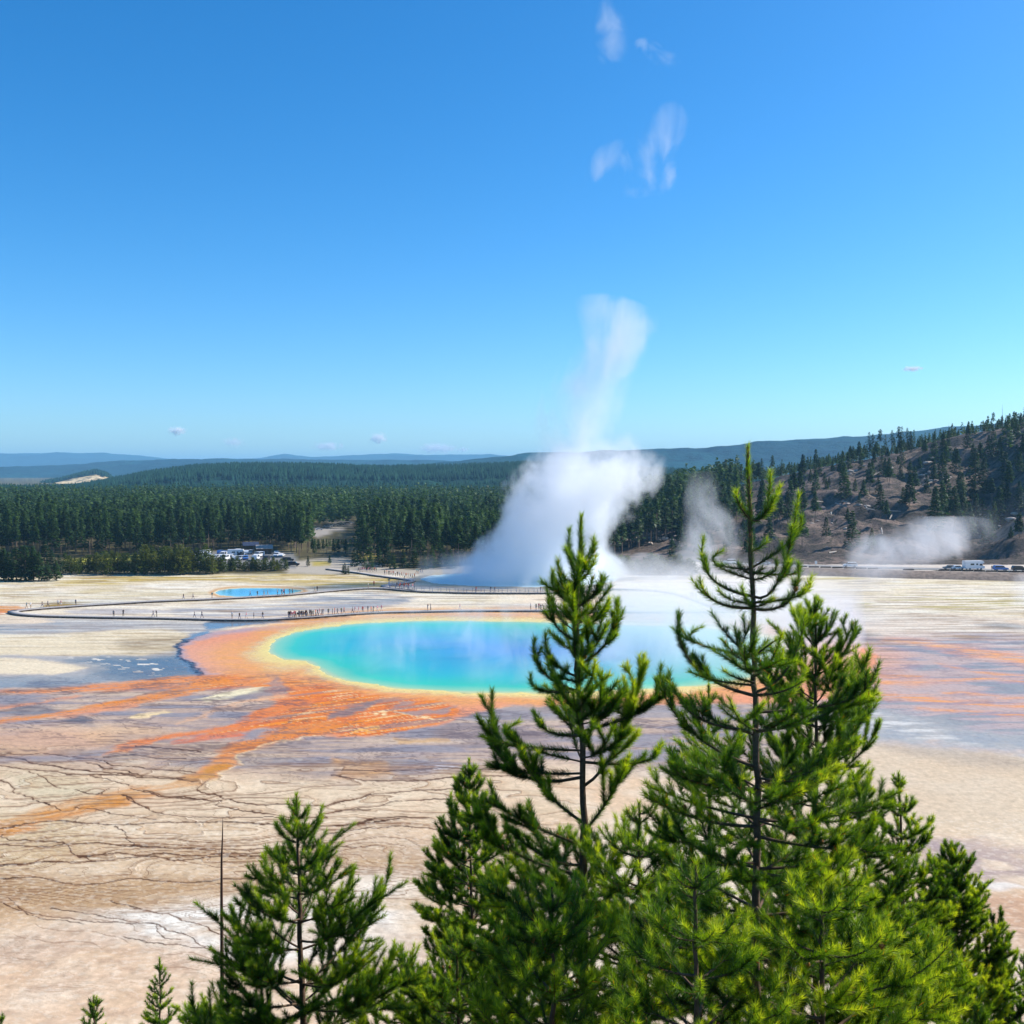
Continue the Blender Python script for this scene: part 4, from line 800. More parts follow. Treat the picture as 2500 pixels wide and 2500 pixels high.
for i, (a, b, c, e) in enumerate(LOGS):
    p0 = np.array(slope_pt(a, b)); p1 = np.array(slope_pt(c, e)); p1[2] = hillz(p1[0], p1[1]); p0[2] += .35; p1[2] += .35; c0 = (p0 + p1) / 2; c0[2] -= .2
    dirv = p1 - p0; l = np.linalg.norm(dirv); dirv *= min(l, 14) / l; mb = MB(); mb.tube([-dirv / 2, dirv * .05, dirv / 2], [.34, .28, .14], 6)
    mb.tube([dirv * .1, dirv * .18 + np.array([.3, -.6, .8])], [.1, .04], 4); mb.tube([dirv * .25, dirv * .33 + np.array([-.5, -.4, .7])], [.08, .03], 4)
    obj("fallen_log", mb.mesh("fallen_log", [m_dead]), None, c0, "bleached fallen log on the hillside, %s in the scatter above the road" % ordn(i), "log", "bleached logs lying on the hillside")
m_rock = simple_mat("pale_rock", lin(176, 160, 146), 0.9, nscale=1.5, bump=.2)
def rock_mesh(seed):
    import bmesh
    bm = bmesh.new(); bmesh.ops.create_icosphere(bm, subdivisions=2, radius=1); r = np.random.default_rng(seed)
    for v_ in bm.verts:
        n_ = 1 + .3 * float(perlin(np.array([v_.co.x * 1.3 + seed]), np.array([v_.co.y * 1.3 + v_.co.z * 1.7]), seed)[0]) + r.normal(0, .05); v_.co *= n_; v_.co.z *= .6
    me = bpy.data.meshes.new("boulder"); bm.to_mesh(me); bm.free(); me.materials.append(m_rock); return me
RK = [rock_mesh(k) for k in range(3)]
for i in range(110):
    u, v = [(1880 + 260 * tr_.random(), 1240 + 70 * tr_.random()), (2260 + 60 * tr_.random(), 1120 + 60 * tr_.random()), (2060 + 200 * tr_.random(), 1130 + 50 * tr_.random()), (1520 + 150 * tr_.random(), 1300 + 30 * tr_.random()), (2400 + 100 * tr_.random(), 1250 + 60 * tr_.random())][i % 5]
    x, y, z = slope_pt(u, v); s_ = .5 + 1.1 * tr_.random()
    o = obj("boulder", RK[i % 3], None, (x, y, z), "pale boulder on the scree of the hillside above the road", "boulder", "pale boulders scattered on the hillside"); o.scale = (s_ * 1.5, s_, s_); o.rotation_euler = (0, 0, tr_.random() * 6)
# ---------------------------------------------------------------- slope under the viewpoint
def slopez(x, y):
    y = np.asarray(y, float); return np.where(y > -3, np.maximum(H0 - 1.75 - 0.632 * np.maximum(y, 0) + 0.15 * np.minimum(y, 0), -2), H0 - 2.2)
yy = np.linspace(-40, 60, 101); xx = np.linspace(-90, 90, 121); X_, Y_ = np.meshgrid(xx, yy)
nzs = fbm(X_ / 3, Y_ / 3, 4, 400) * 0.25
m_slope = terrain_mat("slope_soil", lin(92, 80, 56), lin(128, 112, 78), lin(70, 76, 44), 0.5, 0.08)
obj("slope", grid_mesh("slope", X_, Y_, slopez(X_, Y_) + nzs * (Y_ < 54), m_slope), kind="structure", label="steep earth slope below the viewpoint")

# ---------------------------------------------------------------- lodgepole pines close to the viewpoint
def needle_mat():
    m, t, out = mat("lodgepole_needles"); at = N(t, "ShaderNodeAttribute", _attribute_name="tint")
    cr = N(t, "ShaderNodeValToRGB"); e = cr.color_ramp.elements; cs = [(0, lin(20, 46, 20)), (0.4, lin(60, 100, 26)), (0.7, lin(124, 158, 32)), (0.93, lin(182, 198, 56)), (1.0, lin(196, 120, 40))]  # shaded to sunlit greens put into the needle colour; brown needles last
    while len(e) < len(cs): e.new(.5)
    for i, (p_, c_) in enumerate(cs): e[i].position = p_; e[i].color = (*c_, 1)
    L(t, at.outputs["Fac"], cr.inputs[0])
    p = N(t, "ShaderNodeBsdfPrincipled", Roughness=0.42); p.inputs["Specular IOR Level"].default_value = 0.45; L(t, cr.outputs[0], p.inputs["Base Color"])
    tr = N(t, "ShaderNodeBsdfTranslucent"); g = N(t, "ShaderNodeVectorMath", _operation='MULTIPLY'); g.inputs[1].default_value = (1.9, 1.65, 0.5); L(t, cr.outputs[0], g.inputs[0]); L(t, g.outputs[0], tr.inputs[0])
    mx = N(t, "ShaderNodeMixShader"); mx.inputs[0].default_value = 0.42; L(t, p.outputs[0], mx.inputs[1]); L(t, tr.outputs[0], mx.inputs[2]); L(t, mx.outputs[0], out.inputs[0]); return m
m_needle = needle_mat(); m_pbark = simple_mat("pine_bark", lin(98, 78, 62), 0.9, nscale=30, namt=0.35, bump=0.006); m_cone = simple_mat("cone_scales", lin(176, 112, 62), 0.7, nscale=60, namt=.4)
def bez(p0, c, p1, n):
    t = np.linspace(0, 1, n)[:, None]; return (1 - t) ** 2 * p0 + 2 * t * (1 - t) * c + t * t * p1
class Pine:
    def __init__(s, seed, nl=0.048, nw=0.0026, dens=950, tint=0.0):
        s.r = np.random.default_rng(seed); s.nv = []; s.nt = []; s.wood = MB(); s.nl, s.nw, s.dens, s.tint = nl, nw, dens, tint; s.cones = []; s.total = 0
    def needles(s, P, t0=0.0, dens=None, tint=0.0, ang=(28, 62), fade=False, w=1.0):
        P = np.asarray(P, float); seg = np.linalg.norm(np.diff(P, axis=0), axis=1); cum = np.concatenate([[0], np.cumsum(seg)]); Lt = cum[-1]
        n = int((dens or s.dens) * Lt * (1 - t0)); s.total += Lt
        if n < 3: return
        r = s.r; a = (t0 + (1 - t0) * r.random(n)) * Lt
        if fade: a = (t0 + (1 - t0) * r.random(n) ** 0.6) * Lt
        i = np.clip(np.searchsorted(cum, a) - 1, 0, len(seg) - 1); f = ((a - cum[i]) / (seg[i] + 1e-9))[:, None]; C = P[i] * (1 - f) + P[i + 1] * f
        T = (P[i + 1] - P[i]) / (seg[i][:, None] + 1e-9); rn = r.normal(size=(n, 3)); R = rn - (rn * T).sum(1, keepdims=True) * T; R /= np.linalg.norm(R, axis=1, keepdims=True)
        endf = ss(0.88, 1.0, a / Lt); an = np.radians(ang[0] + (ang[1] - ang[0]) * r.random(n)) * (1 - 0.35 * endf)
        D = T * np.cos(an)[:, None] + R * np.sin(an)[:, None]; D[:, 2] += 0.12; ln = s.nl * (0.75 + 0.45 * r.random(n)); Wv = np.cross(D, r.normal(size=(n, 3))); Wv /= np.linalg.norm(Wv, axis=1, keepdims=True); Wv *= s.nw * w / 2
        tip = C + D * ln[:, None]; s.nv.append(np.stack([C - Wv, C + Wv, tip + Wv * .35], 1))
        v = s.tint + tint + 0.10 + 0.32 * r.random(n) + 0.50 * (a / Lt) ** 2; v = np.clip(v, 0, 0.92)  # older needles darker, young tips paler; contrast also stands in for sun and shade
        v[r.random(n) < 0.006] = 1.0; s.nt.append(np.repeat(v[:, None], 3, 1))
    def branch(s, p0, p1, th=0.010, up=0.55, sub=1.0, ctrl=None, bare=0.22, tw=1.0):
        r = s.r; p0 = np.asarray(p0, float); p1 = np.asarray(p1, float); d = p1 - p0; Lb = np.linalg.norm(d)
        c = p0 + d * np.array([up + .12, up + .12, 0.22]) + r.normal(0, .03 * Lb, 3) if ctrl is None else np.asarray(ctrl, float)
        P = bez(p0, c, p1, 9); s.wood.tube(P, th * (1 - .75 * np.linspace(0, 1, 9)), 5); g_ = r.normal(0, .13)
        s.needles(P, bare if Lb > .45 else 0.05, tint=g_)
        nn = int(Lb / 0.17 * sub)
        for k in range(nn):
            tt = 0.3 + 0.66 * (k + .5 * r.random()) / max(nn, 1)
            if tt > .97: continue
            i = min(int(tt * 8), 7); q = P[i] * (1 - (tt * 8 - i)) + P[i + 1] * (tt * 8 - i); T = P[min(i + 1, 8)] - P[i]; T /= np.linalg.norm(T)
            for sg in ((-1, 1) if r.random() < .62 else (r.choice([-1, 1]),)):
                S = np.cross(T, (0, 0, 1)); S /= np.linalg.norm(S) + 1e-6; S = S * sg + r.normal(0, .35, 3); fl = (1 - tt) * .48 + .13
                l = min(fl * Lb, .42) * (.7 + .6 * r.random()) * tw + .04
                q1 = q + (T * .62 + S * .62 + np.array([0, 0, .38])) / 1.0 * l; cc = q + (T * .55 + S * .5) * l * .55
                Q = bez(q, cc, q1, 5); s.wood.tube(Q, th * .38 * (1 - .6 * np.linspace(0, 1, 5)), 4); s.needles(Q, 0.04, tint=g_ + r.normal(0, .06))
                if l > .2:
                    for _ in range(2 if l > .28 else 1):
                        j = 1 + int(r.integers(0, 3)); l2 = l * (.3 + .25 * r.random()); dd = (Q[j + 1] - Q[j]); dd /= np.linalg.norm(dd)
                        q2 = Q[j] + (dd * .7 + S * r.choice([-.6, .6]) + np.array([0, 0, .45]) + r.normal(0, .2, 3)) * l2; s.needles(np.stack([Q[j], (Q[j] + q2) / 2 - (0, 0, .02 * l2), q2]), 0.0, tint=g_ + .05)
                if r.random() < .03: s.cones.append(q1 * .4 + q * .6)
        return P
    def trunk(s, P, r0, r1=0.012, needle_len=1.0, n=8):
        P = np.asarray(P, float); t = np.linspace(0, 1, len(P) * 4); i = np.linspace(0, 1, len(P)); Q = np.stack([np.interp(t, i, P[:, k]) for k in range(3)], 1)
        Q[1:-1, :2] += s.r.normal(0, .006, (len(Q) - 2, 2)); s.wood.tube(Q, r0 + (r1 - r0) * t ** .9, n)
        cum = np.concatenate([[0], np.cumsum(np.linalg.norm(np.diff(P[::-1], axis=0), axis=1))]); e = P[::-1]
        def at(l): return np.array([np.interp(l, cum, e[:, k]) for k in range(3)])
        s.at = at; s.ztop = P[-1][2]
        seg = np.array([at(l) for l in np.linspace(needle_len, 0, 10)]); s.needles(seg, 0, dens=s.dens * 1.15, ang=(22, 55))
        if needle_len > .6:
            seg = np.array([at(l) for l in np.linspace(needle_len * 2.6, needle_len, 8)]); s.needles(seg, 0, dens=s.dens * .38, ang=(55, 95), w=.8)
    def generic(s, l0, l1, prof, step=0.33, nb=5, elev=(62, 8), skip=None, sub=1.0, depth_only=0.0):
        """whorls from l0 to l1 metres below the tip; prof(l) -> crown radius"""
        r = s.r; l = l0; a0 = r.random() * 6.28
        while l < l1:
            R = float(prof(l)); f = (l - l0) / max(l1 - l0, .1); k = nb + int(r.integers(-1, 2)); a0 += 2.1
            for j in range(k):
                a = a0 + j * 2 * math.pi / k + r.normal(0, .22); Rj = R * (.72 + .42 * r.random())
                if depth_only and abs(math.cos(a)) > depth_only: continue
                p0 = s.at(l + r.normal(0, .03)); el = math.radians(elev[0] + (elev[1] - elev[0]) * min(1, l / 3.5)); rise = Rj * math.tan(min(el, 1.25)) * .55 + .12 * Rj
                p1 = p0 + np.array([math.cos(a) * Rj, math.sin(a) * Rj, min(rise, Rj * 1.6)]); s.branch(p0, p1, .005 + .009 * min(1, Rj), sub=sub)
            l += step * (.8 + .4 * r.random()) * (1 + .25 * min(1, l / 3))
    def build(s, base, label, cat="pine tree", group="young lodgepole pines below the viewpoint", name="pine_tree"):
        o = bpy.data.objects.new(name, None); COL.objects.link(o); b = np.asarray(base, float); o.location = b; tag(o, label, cat, group)
        nv = np.concatenate(s.nv).reshape(-1, 3) - b; me = mesh_np("crown", nv, np.arange(len(nv)).reshape(-1, 3), [m_needle]); attr_f(me, "tint", np.concatenate(s.nt).ravel()); obj("crown", me, o)
        s.wood.v = [v - b for v in s.wood.v]; obj("trunk", s.wood.mesh("trunk", [m_pbark], True), o)
        for c in s.cones[:14]:
            mb = MB(); t = np.linspace(0, 1, 5); mb.tube(np.stack([t * .004, t * 0, -t * .045 + .01], 1), np.array([.005, .014, .016, .011, .003]), 7); obj("pine_cone", mb.mesh("pine_cone", [m_cone], True), o, c - b)
        return o
pr = np.random.default_rng(5)
def jy(d, s=.25): return d + pr.normal(0, s)
def traced(s, d, att, tip, dy, via=None, th=.011, sub=1.0, bare=.12, tw=1.0):
    p0 = Wd(att[0], att[1], d); p0 = s.at(max(0.0, s.ztop - p0[2])); p1 = Wd(tip[0], tip[1], d + dy); c = None
    if via: c = Wd(via[0], via[1], d + dy * .6); c = 2 * c - .5 * (p0 + p1)
    s.branch(p0, p1, th, ctrl=c, sub=sub, bare=bare, tw=tw)
def trunk_from(s, d, pts, r0, nl=1.0, r1=.011):
    P = [Wd(u, v, d) for u, v in pts]; foot = P[0].copy(); top = [p for p in P]
    base = np.array([P[0][0], d, float(slopez(P[0][0], d))]); s.trunk(np.array([base] + P), r0, r1, nl); return base
ZM = lambda x, y: (1500 + x / 3.864, 1200 + y / 3.864)
z3 = lambda x, y: (1200 + x / 2.76, 1000 + y / 2.76)
z4 = lambda x, y: (1800 + x / 2.76, 950 + y / 2.76)
z6 = lambda x, y: (800 + x / 2.147, 1600 + y / 2.147)
z7 = lambda x, y: (1600 + x / 2.147, 1600 + y / 2.147)

# the tallest pine
D1 = 7.0; s = Pine(101, nl=.054, nw=.0030, dens=1500)
b = trunk_from(s, D1, [(1848, 2500), (1846, 2200), (1850, 2000), (1848, 1800), (1841, 1640), (1838, 1480), (1832, 1300), (1828, 1180), (1826, 1092)], .034, 1.05, .009)
for att, tip, dy, via, sub in [
    (ZM(1290, 260), z4(225, 560), -.02, ZM(1420, 200), .5), (ZM(1290, 270), z4(290, 655), .08, ZM(1440, 190), .6), (ZM(1290, 260), ZM(1145, 0), -.1, ZM(1180, 130), .5), (ZM(1290, 260), z3(1650, 570), .15, None, .4),
    (ZM(1300, 990), ZM(840, 440), .05, ZM(900, 800), .5), (ZM(980, 830), ZM(1020, 560), .08, ZM(950, 680), .3), (ZM(890, 740), ZM(990, 690), -.02, None, .2),
    (ZM(1310, 1100), ZM(805, 830), -.15, ZM(960, 1040), .55), (ZM(1000, 1050), ZM(985, 940), -.2, None, .2), (ZM(1290, 1080), ZM(1200, 900), -.3, None, .3),
    (ZM(1330, 990), ZM(1740, 20), -.05, ZM(1560, 820), .5), (ZM(1560, 840), ZM(1520, 640), -.1, ZM(1500, 760), .5), (ZM(1600, 760), ZM(1730, 680), .1, ZM(1680, 780), .5), (ZM(1620, 720), ZM(1760, 240), .15, ZM(1680, 450), .6),
    (ZM(1330, 1110), ZM(1740, 690), -.12, ZM(1640, 1040), .8), (ZM(1600, 1050), ZM(1850, 860), -.2, ZM(1720, 990), .6), (ZM(1420, 1090), ZM(1500, 1000), -.1, None, .4), (ZM(1290, 780), ZM(1170, 680), .1, None, .4), (ZM(1300, 780), ZM(1400, 720), -.1, None, .4),
    (ZM(1290, 560), ZM(1440, 460), .05, None, .4), (ZM(1310, 1560), ZM(1575, 1370), -.1, ZM(1440, 1460), .5), (ZM(1310, 1700), ZM(1100, 1550), -.2, ZM(1180, 1650), .5), (ZM(1310, 1720), ZM(1440, 1560), .2, None, .5),
    (ZM(1290, 1930), ZM(600, 1160), 0.0, ZM(760, 1650), .9), (ZM(830, 1560), ZM(815, 1280), .1, ZM(760, 1420), .5), (ZM(900, 1800), ZM(1030, 1690), -.1, None, .4), (ZM(900, 1830), ZM(710, 1700), -.15, None, .6),
    (z7(540, 195), z4(460, 1500), -.1, z7(700, 60), .7), (z7(640, 110), z4(300, 1650), -.25, None, .5), (z7(540, 210), z7(780, 130), -.3, z7(660, 190), .8),
    (z7(540, 400), z7(1090, 10), .1, z7(960, 270), 1.0), (z7(880, 300), z7(1100, 120), -.1, z7(1000, 240), .7), (z7(500, 400), z7(130, 215), -.2, z7(250, 340), 1.0), (z7(510, 390), z7(390, 230), -.45, None, .8),
    (z7(510, 590), z7(10, 120), .1, z7(190, 400), 1.1), (z7(200, 420), z7(90, 180), 0, None, .6), (z7(555, 680), z7(1100, 310), .05, z7(900, 530), 1.1), (z7(560, 690), z7(1060, 480), -.2, z7(850, 600), .9),
    (z7(540, 700), z7(30, 590), -.35, z7(280, 680), 1.1), (z7(550, 860), z7(1240, 720), .1, z7(900, 850), 1.1), (z7(550, 950), z7(1250, 1010), -.3, z7(900, 1010), 1.1), (z7(520, 900), z7(-60, 720), -.1, z7(200, 850), 1.1)]:
    traced(s, D1, att, tip, dy, via, th=.007 + .006 * min(1, abs(att[0] - tip[0]) / 150), sub=sub, tw=.62)
s.generic(1.55, 2.6, lambda l: .32 + .18 * l, step=.42, nb=4, elev=(45, 20), depth_only=.55, sub=.7)
s.generic(2.35, 4.5, lambda l: .50 + .27 * (l - 2), step=.25, nb=6, elev=(40, 4), sub=.75)
s.build(b, "tallest pine, its leader rising above the horizon with wide curving arms beside the blue spring")

# the twin-leader pine
D2 = 9.0; s = Pine(102, nl=.068, nw=.0038, dens=1700, tint=-.04)
b = trunk_from(s, D2, [(1428, 2500), (1427, 2250), (1424, 2000), (1420, 1800), (1408, 1640), (1410, 1480), (1418, 1330), (1419, 1262)], .045, .8, .009)
LB = [(z3(555, 1160), z3(525, 812), .1, z3(530, 1000), .3), (z3(640, 1080), z3(686, 868), 0, z3(670, 1000), .3), (z3(560, 1200), z3(447, 1015), .1, z3(480, 1120), .5), (z3(540, 1330), z3(412, 1090), -.1, z3(440, 1230), .5),
    (z3(640, 1330), z3(742, 1122), -.1, z3(710, 1230), .5), (z3(550, 1560), z3(385, 1290), .1, z3(430, 1450), .6), (z3(600, 1300), z3(530, 1180), -.2, None, .4), (z3(640, 1420), z3(790, 1310), .15, z3(720, 1390), .5), (z3(640, 1730), z3(850, 1290), 0, z3(800, 1540), .8), (z3(700, 1660), z3(745, 1410), .1, None, .4),
    (z3(545, 1900), z3(290, 1550), .1, z3(340, 1760), .7), (z3(560, 1800), z3(365, 1515), -.15, z3(410, 1690), .6), (z3(640, 1700), z3(560, 1400), -.3, None, .6), (z3(600, 1900), z3(610, 1560), -.4, None, .7), (z6(1290, 185), z3(262, 1795), .1, z3(330, 1890), .6), (z6(1300, 420), z6(1080, 300), -.1, z6(1160, 400), .6),
    (z6(1370, 450), z6(1435, 95), -.1, z6(1430, 280), .7), (z6(1345, 690), z6(1660, 0), .1, z6(1530, 450), 1.1), (z6(1560, 400), z6(1720, 130), 0, z6(1660, 280), .7), (z6(1480, 560), z6(1740, 480), -.1, z6(1640, 560), .7), (z6(1310, 640), z6(862, 190), .1, z6(960, 590), 1.0), (z6(980, 560), z6(1000, 350), 0, z6(970, 450), .5), (z6(940, 500), z6(808, 425), -.1, None, .5), (z6(1000, 620), z6(840, 570), -.1, None, .6),
    (z6(1330, 880), z6(1030, 520), -.15, z6(1130, 700), 1.0), (z6(1310, 1000), z6(865, 750), .1, z6(1010, 860), 1.0), (z6(1300, 1100), z6(935, 900), -.2, z6(1150, 1060), .9), (z6(1250, 1160), z6(780, 800), .2, z6(940, 1010), 1.1), (z6(1360, 930), z6(1560, 560), -.2, z6(1480, 740), 1.0), (z6(1370, 1220), z6(1640, 880), .1, z6(1480, 1120), .9),
    (z6(1375, 1255), z6(1600, 1240), -.1, None, .7), (z6(1400, 1540), z6(1720, 1180), .15, z6(1540, 1440), .9), (z6(1330, 1400), z6(880, 1300), -.2, z6(1100, 1420), 1.0), (z6(1330, 1300), z6(900, 1080), .2, z6(1100, 1260), 1.0)]
for att, tip, dy, via, sub in LB: traced(s, D2, att, tip, dy, via, th=.008 + .008 * min(1, abs(att[0] - tip[0]) / 150), sub=sub, tw=.6)
s.generic(.55, 2.2, lambda l: .16 + .17 * l, step=.24, nb=5, elev=(62, 40), depth_only=.8, sub=.7)
s.generic(3.4, 5.0, lambda l: .85 + .2 * (l - 3), step=.38, nb=5, elev=(30, 5), sub=.8)
s.build(b, "tall dark pine with two close leaders and a bare lower trunk")

def simple_pine(seed, d, trunk, prof, label, r0=.03, nl=.05, nw=.003, dens=800, tint=0., step=.3, nb=5, sub=.62, top_needles=.5, elev=(62, 8), below=.5, name="pine_tree"):
    """prof: list of (v, halfwidth px); trunk: list of (u, v) from bottom to top"""
    s = Pine(seed, nl=nl * 1.12, nw=nw * 1.15, dens=dens * 1.45, tint=tint); b = trunk_from(s, d, trunk, r0, top_needles, .008)
    top = Wd(*trunk[-1], d); vv = [(float(top[2] - Wd(1250, v, d)[2]), h * d / 2500) for v, h in prof]; xs = [q[0] for q in vv]; hs_ = [q[1] for q in vv]
    end = min(float(top[2] - Wd(1250, 2500, d)[2]) + below, float(top[2] - b[2]) - .3)
    s.generic(max(.16, xs[0]), end, lambda l: np.interp(l, xs, hs_), step=step, nb=nb, sub=sub, elev=elev); return s.build(b, label, name=name)
simple_pine(103, 10.2, [(1993, 2500), (1994, 2300), (1994, 2000), (1992, 1700), (1990, 1460)], [(1500, 22), (1600, 70), (1700, 110), (1800, 125), (1900, 140), (2000, 165), (2200, 200), (2500, 240)], "bushy pine close behind the tallest one, upright shoots against the hazy flat", r0=.045, tint=-.02, dens=1050, step=.27, nb=6, sub=.9, elev=(74, 32))
simple_pine(104, 15, [(1158, 2500), (1153, 2300), (1148, 2100), (1145, 1856)], [(1890, 18), (1960, 45), (2050, 75), (2150, 110), (2250, 130), (2400, 150), (2500, 165)], "slender pine whose tip stands clear of the terraces between the lone and twin-leader pines", r0=.05, nl=.066, nw=.0055, dens=700, step=.27, nb=7, sub=.9)
simple_pine(105, 9.3, [(738, 2500), (735, 2300), (730, 2150), (724, 1942)], [(1990, 25), (2060, 60), (2150, 100), (2220, 150), (2300, 175), (2400, 210), (2500, 240)], "broad bright green pine standing alone beside the thin dead pole", r0=.042, dens=950, nw=.0032, step=.25, nb=6, sub=1.0)
simple_pine(106, 20, [(391, 2500), (390, 2342)], [(2370, 12), (2420, 26), (2500, 45)], "small pointed pine at the bottom between dead pole and tiny sapling", nl=.065, nw=.008, dens=420, step=.26, below=.8)
simple_pine(107, 22, [(229, 2500), (228, 2434)], [(2455, 12), (2500, 34)], "tiny sapling tip poking up from the bottom, beyond the small pointed pine", nl=.07, nw=.009, dens=380, step=.24, below=.9)
simple_pine(108, 24, [(-2, 2500), (0, 2484)], [(2490, 10), (2520, 20)], "pine tip barely visible in the bottom corner", nl=.07, nw=.009, dens=300, step=.24, below=.9)
simple_pine(109, 14, [(485, 2540), (484, 2452)], [(2470, 16), (2500, 40), (2560, 80)], "low pine top at the foot of the dead pole", nl=.06, nw=.006, dens=560, step=.22, below=.7)
simple_pine(115, 15.5, [(560, 2540), (556, 2440)], [(2465, 14), (2500, 36), (2560, 80)], "low pine top between the dead pole and the broad bright pine", nl=.06, nw=.006, dens=560, step=.22, below=.7)
simple_pine(110, 13, [(2208, 2500), (2205, 2230), (2200, 2050), (2194, 1888)], [(1910, 14), (1960, 34), (2030, 60), (2100, 85), (2200, 100), (2350, 130), (2500, 170)], "thin upright pine with a bare leader, standing out above the conical pine", r0=.04, nl=.055, nw=.0045, dens=750, step=.3, nb=6, tint=-.02, sub=.8)
simple_pine(111, 17, [(2340, 2500), (2330, 2250), (2322, 2055)], [(2085, 14), (2150, 40), (2250, 70), (2350, 105), (2500, 160)], "conical dense pine sloping down towards the lower corner of the flat", r0=.05, nl=.06, nw=.0055, dens=650, tint=-.05, step=.24, nb=8, elev=(72, 45), sub=.9)
simple_pine(112, 20, [(2505, 2540), (2500, 2330)], [(2350, 12), (2420, 26), (2500, 44)], "dark pine cut by the edge of the view in the lower corner", r0=.05, nl=.065, nw=.007, dens=480, tint=-.08, step=.3, nb=6)
simple_pine(113, 6.4, [(1352, 2520), (1350, 2350), (1347, 2165)], [(2200, 40), (2280, 110), (2380, 180), (2500, 240)], "young pine with a reddish leader bud in front of the bare trunk", r0=.022, nl=.05, nw=.0027, dens=950, tint=.05, step=.26, nb=6)
simple_pine(114, 11.5, [(1735, 2400), (1733, 2000), (1730, 1672)], [(1720, 22), (1800, 55), (1900, 85), (2000, 120), (2200, 170), (2500, 220)], "pine half hidden behind the arms of the tallest pine", r0=.04, nl=.055, nw=.0036, dens=700, tint=0, step=.36, nb=6)
simple_pine(116, 12.0, [(980, 2540), (978, 2312)], [(2340, 22), (2400, 60), (2500, 110)], "squat pine top between the broad bright pine and the slender pine", r0=.03, nl=.055, nw=.004, dens=700, tint=.02, step=.27, nb=6, below=.6)
simple_pine(117, 5.6, [(1702, 2560), (1700, 2300), (1698, 2110)], [(2150, 45), (2230, 110), (2350, 190), (2500, 250)], "bright bushy pine in front of the tallest one, filling the bottom of the view", r0=.02, nl=.048, nw=.0025, dens=900, tint=.02, step=.24, nb=6, elev=(50, 5))
simple_pine(118, 6.0, [(2010, 2560), (2008, 2330), (2005, 2170)], [(2200, 50), (2280, 140), (2400, 230), (2500, 300)], "yellow green pine in front of the thin upright pine, low in the view", r0=.02, nl=.048, nw=.0026, dens=900, tint=.05, step=.25, nb=6, elev=(50, 5))
simple_pine(119, 8.4, [(1565, 2560), (1562, 2200), (1560, 1960)], [(2000, 45), (2100, 120), (2250, 200), (2500, 280)], "leafy green pine filling the gap between the twin-leader pine and the tallest pine", r0=.03, nl=.05, nw=.003, dens=900, tint=.03, step=.29, nb=6, elev=(55, 8))
simple_pine(120, 10.5, [(1120, 2560), (1118, 2400), (1116, 2290)], [(2330, 40), (2420, 110), (2500, 170)], "low pine crown at the bottom below the slender pine", r0=.03, nl=.05, nw=.0035, dens=800, tint=.02, step=.27, nb=6)
simple_pine(121, 7.4, [(2215, 2560), (2212, 2450), (2210, 2330)], [(2360, 50), (2430, 120), (2500, 180)], "low pine crown at the bottom below the conical pine", r0=.02, nl=.05, nw=.003, dens=900, tint=.04, step=.26, nb=6)
# thin dead pole
mb = MB(); PT = [Wd(u, v, 19.0) for u, v in [(543, 2500), (542, 2350), (541, 2200), (541, 2100), (543, 2050), (544, 1998)]]; b0 = np.array([PT[0][0], 19, float(slopez(0, 19))]); PT = np.array([b0] + PT) - b0
mb.tube(PT, np.array([.055, .042, .036, .028, .02, .014, .004]), 6)
for k_, (sx, l_) in enumerate([(1, .12), (-1, .1), (1, .16), (-1, .14), (1, .1)]):
    q_ = PT[2] + (PT[5] - PT[2]) * (k_ + .5) / 5.5; mb.tube([q_, q_ + np.array([sx * l_, 0, .03])], [.006, .002], 4)
obj("dead_pole", mb.mesh("dead_pole", [simple_mat("dark_dead_wood", lin(84, 62, 50), .9, nscale=8)], True), None, b0, "thin leafless dead pine trunk standing alone in front of the terraces", "dead tree")
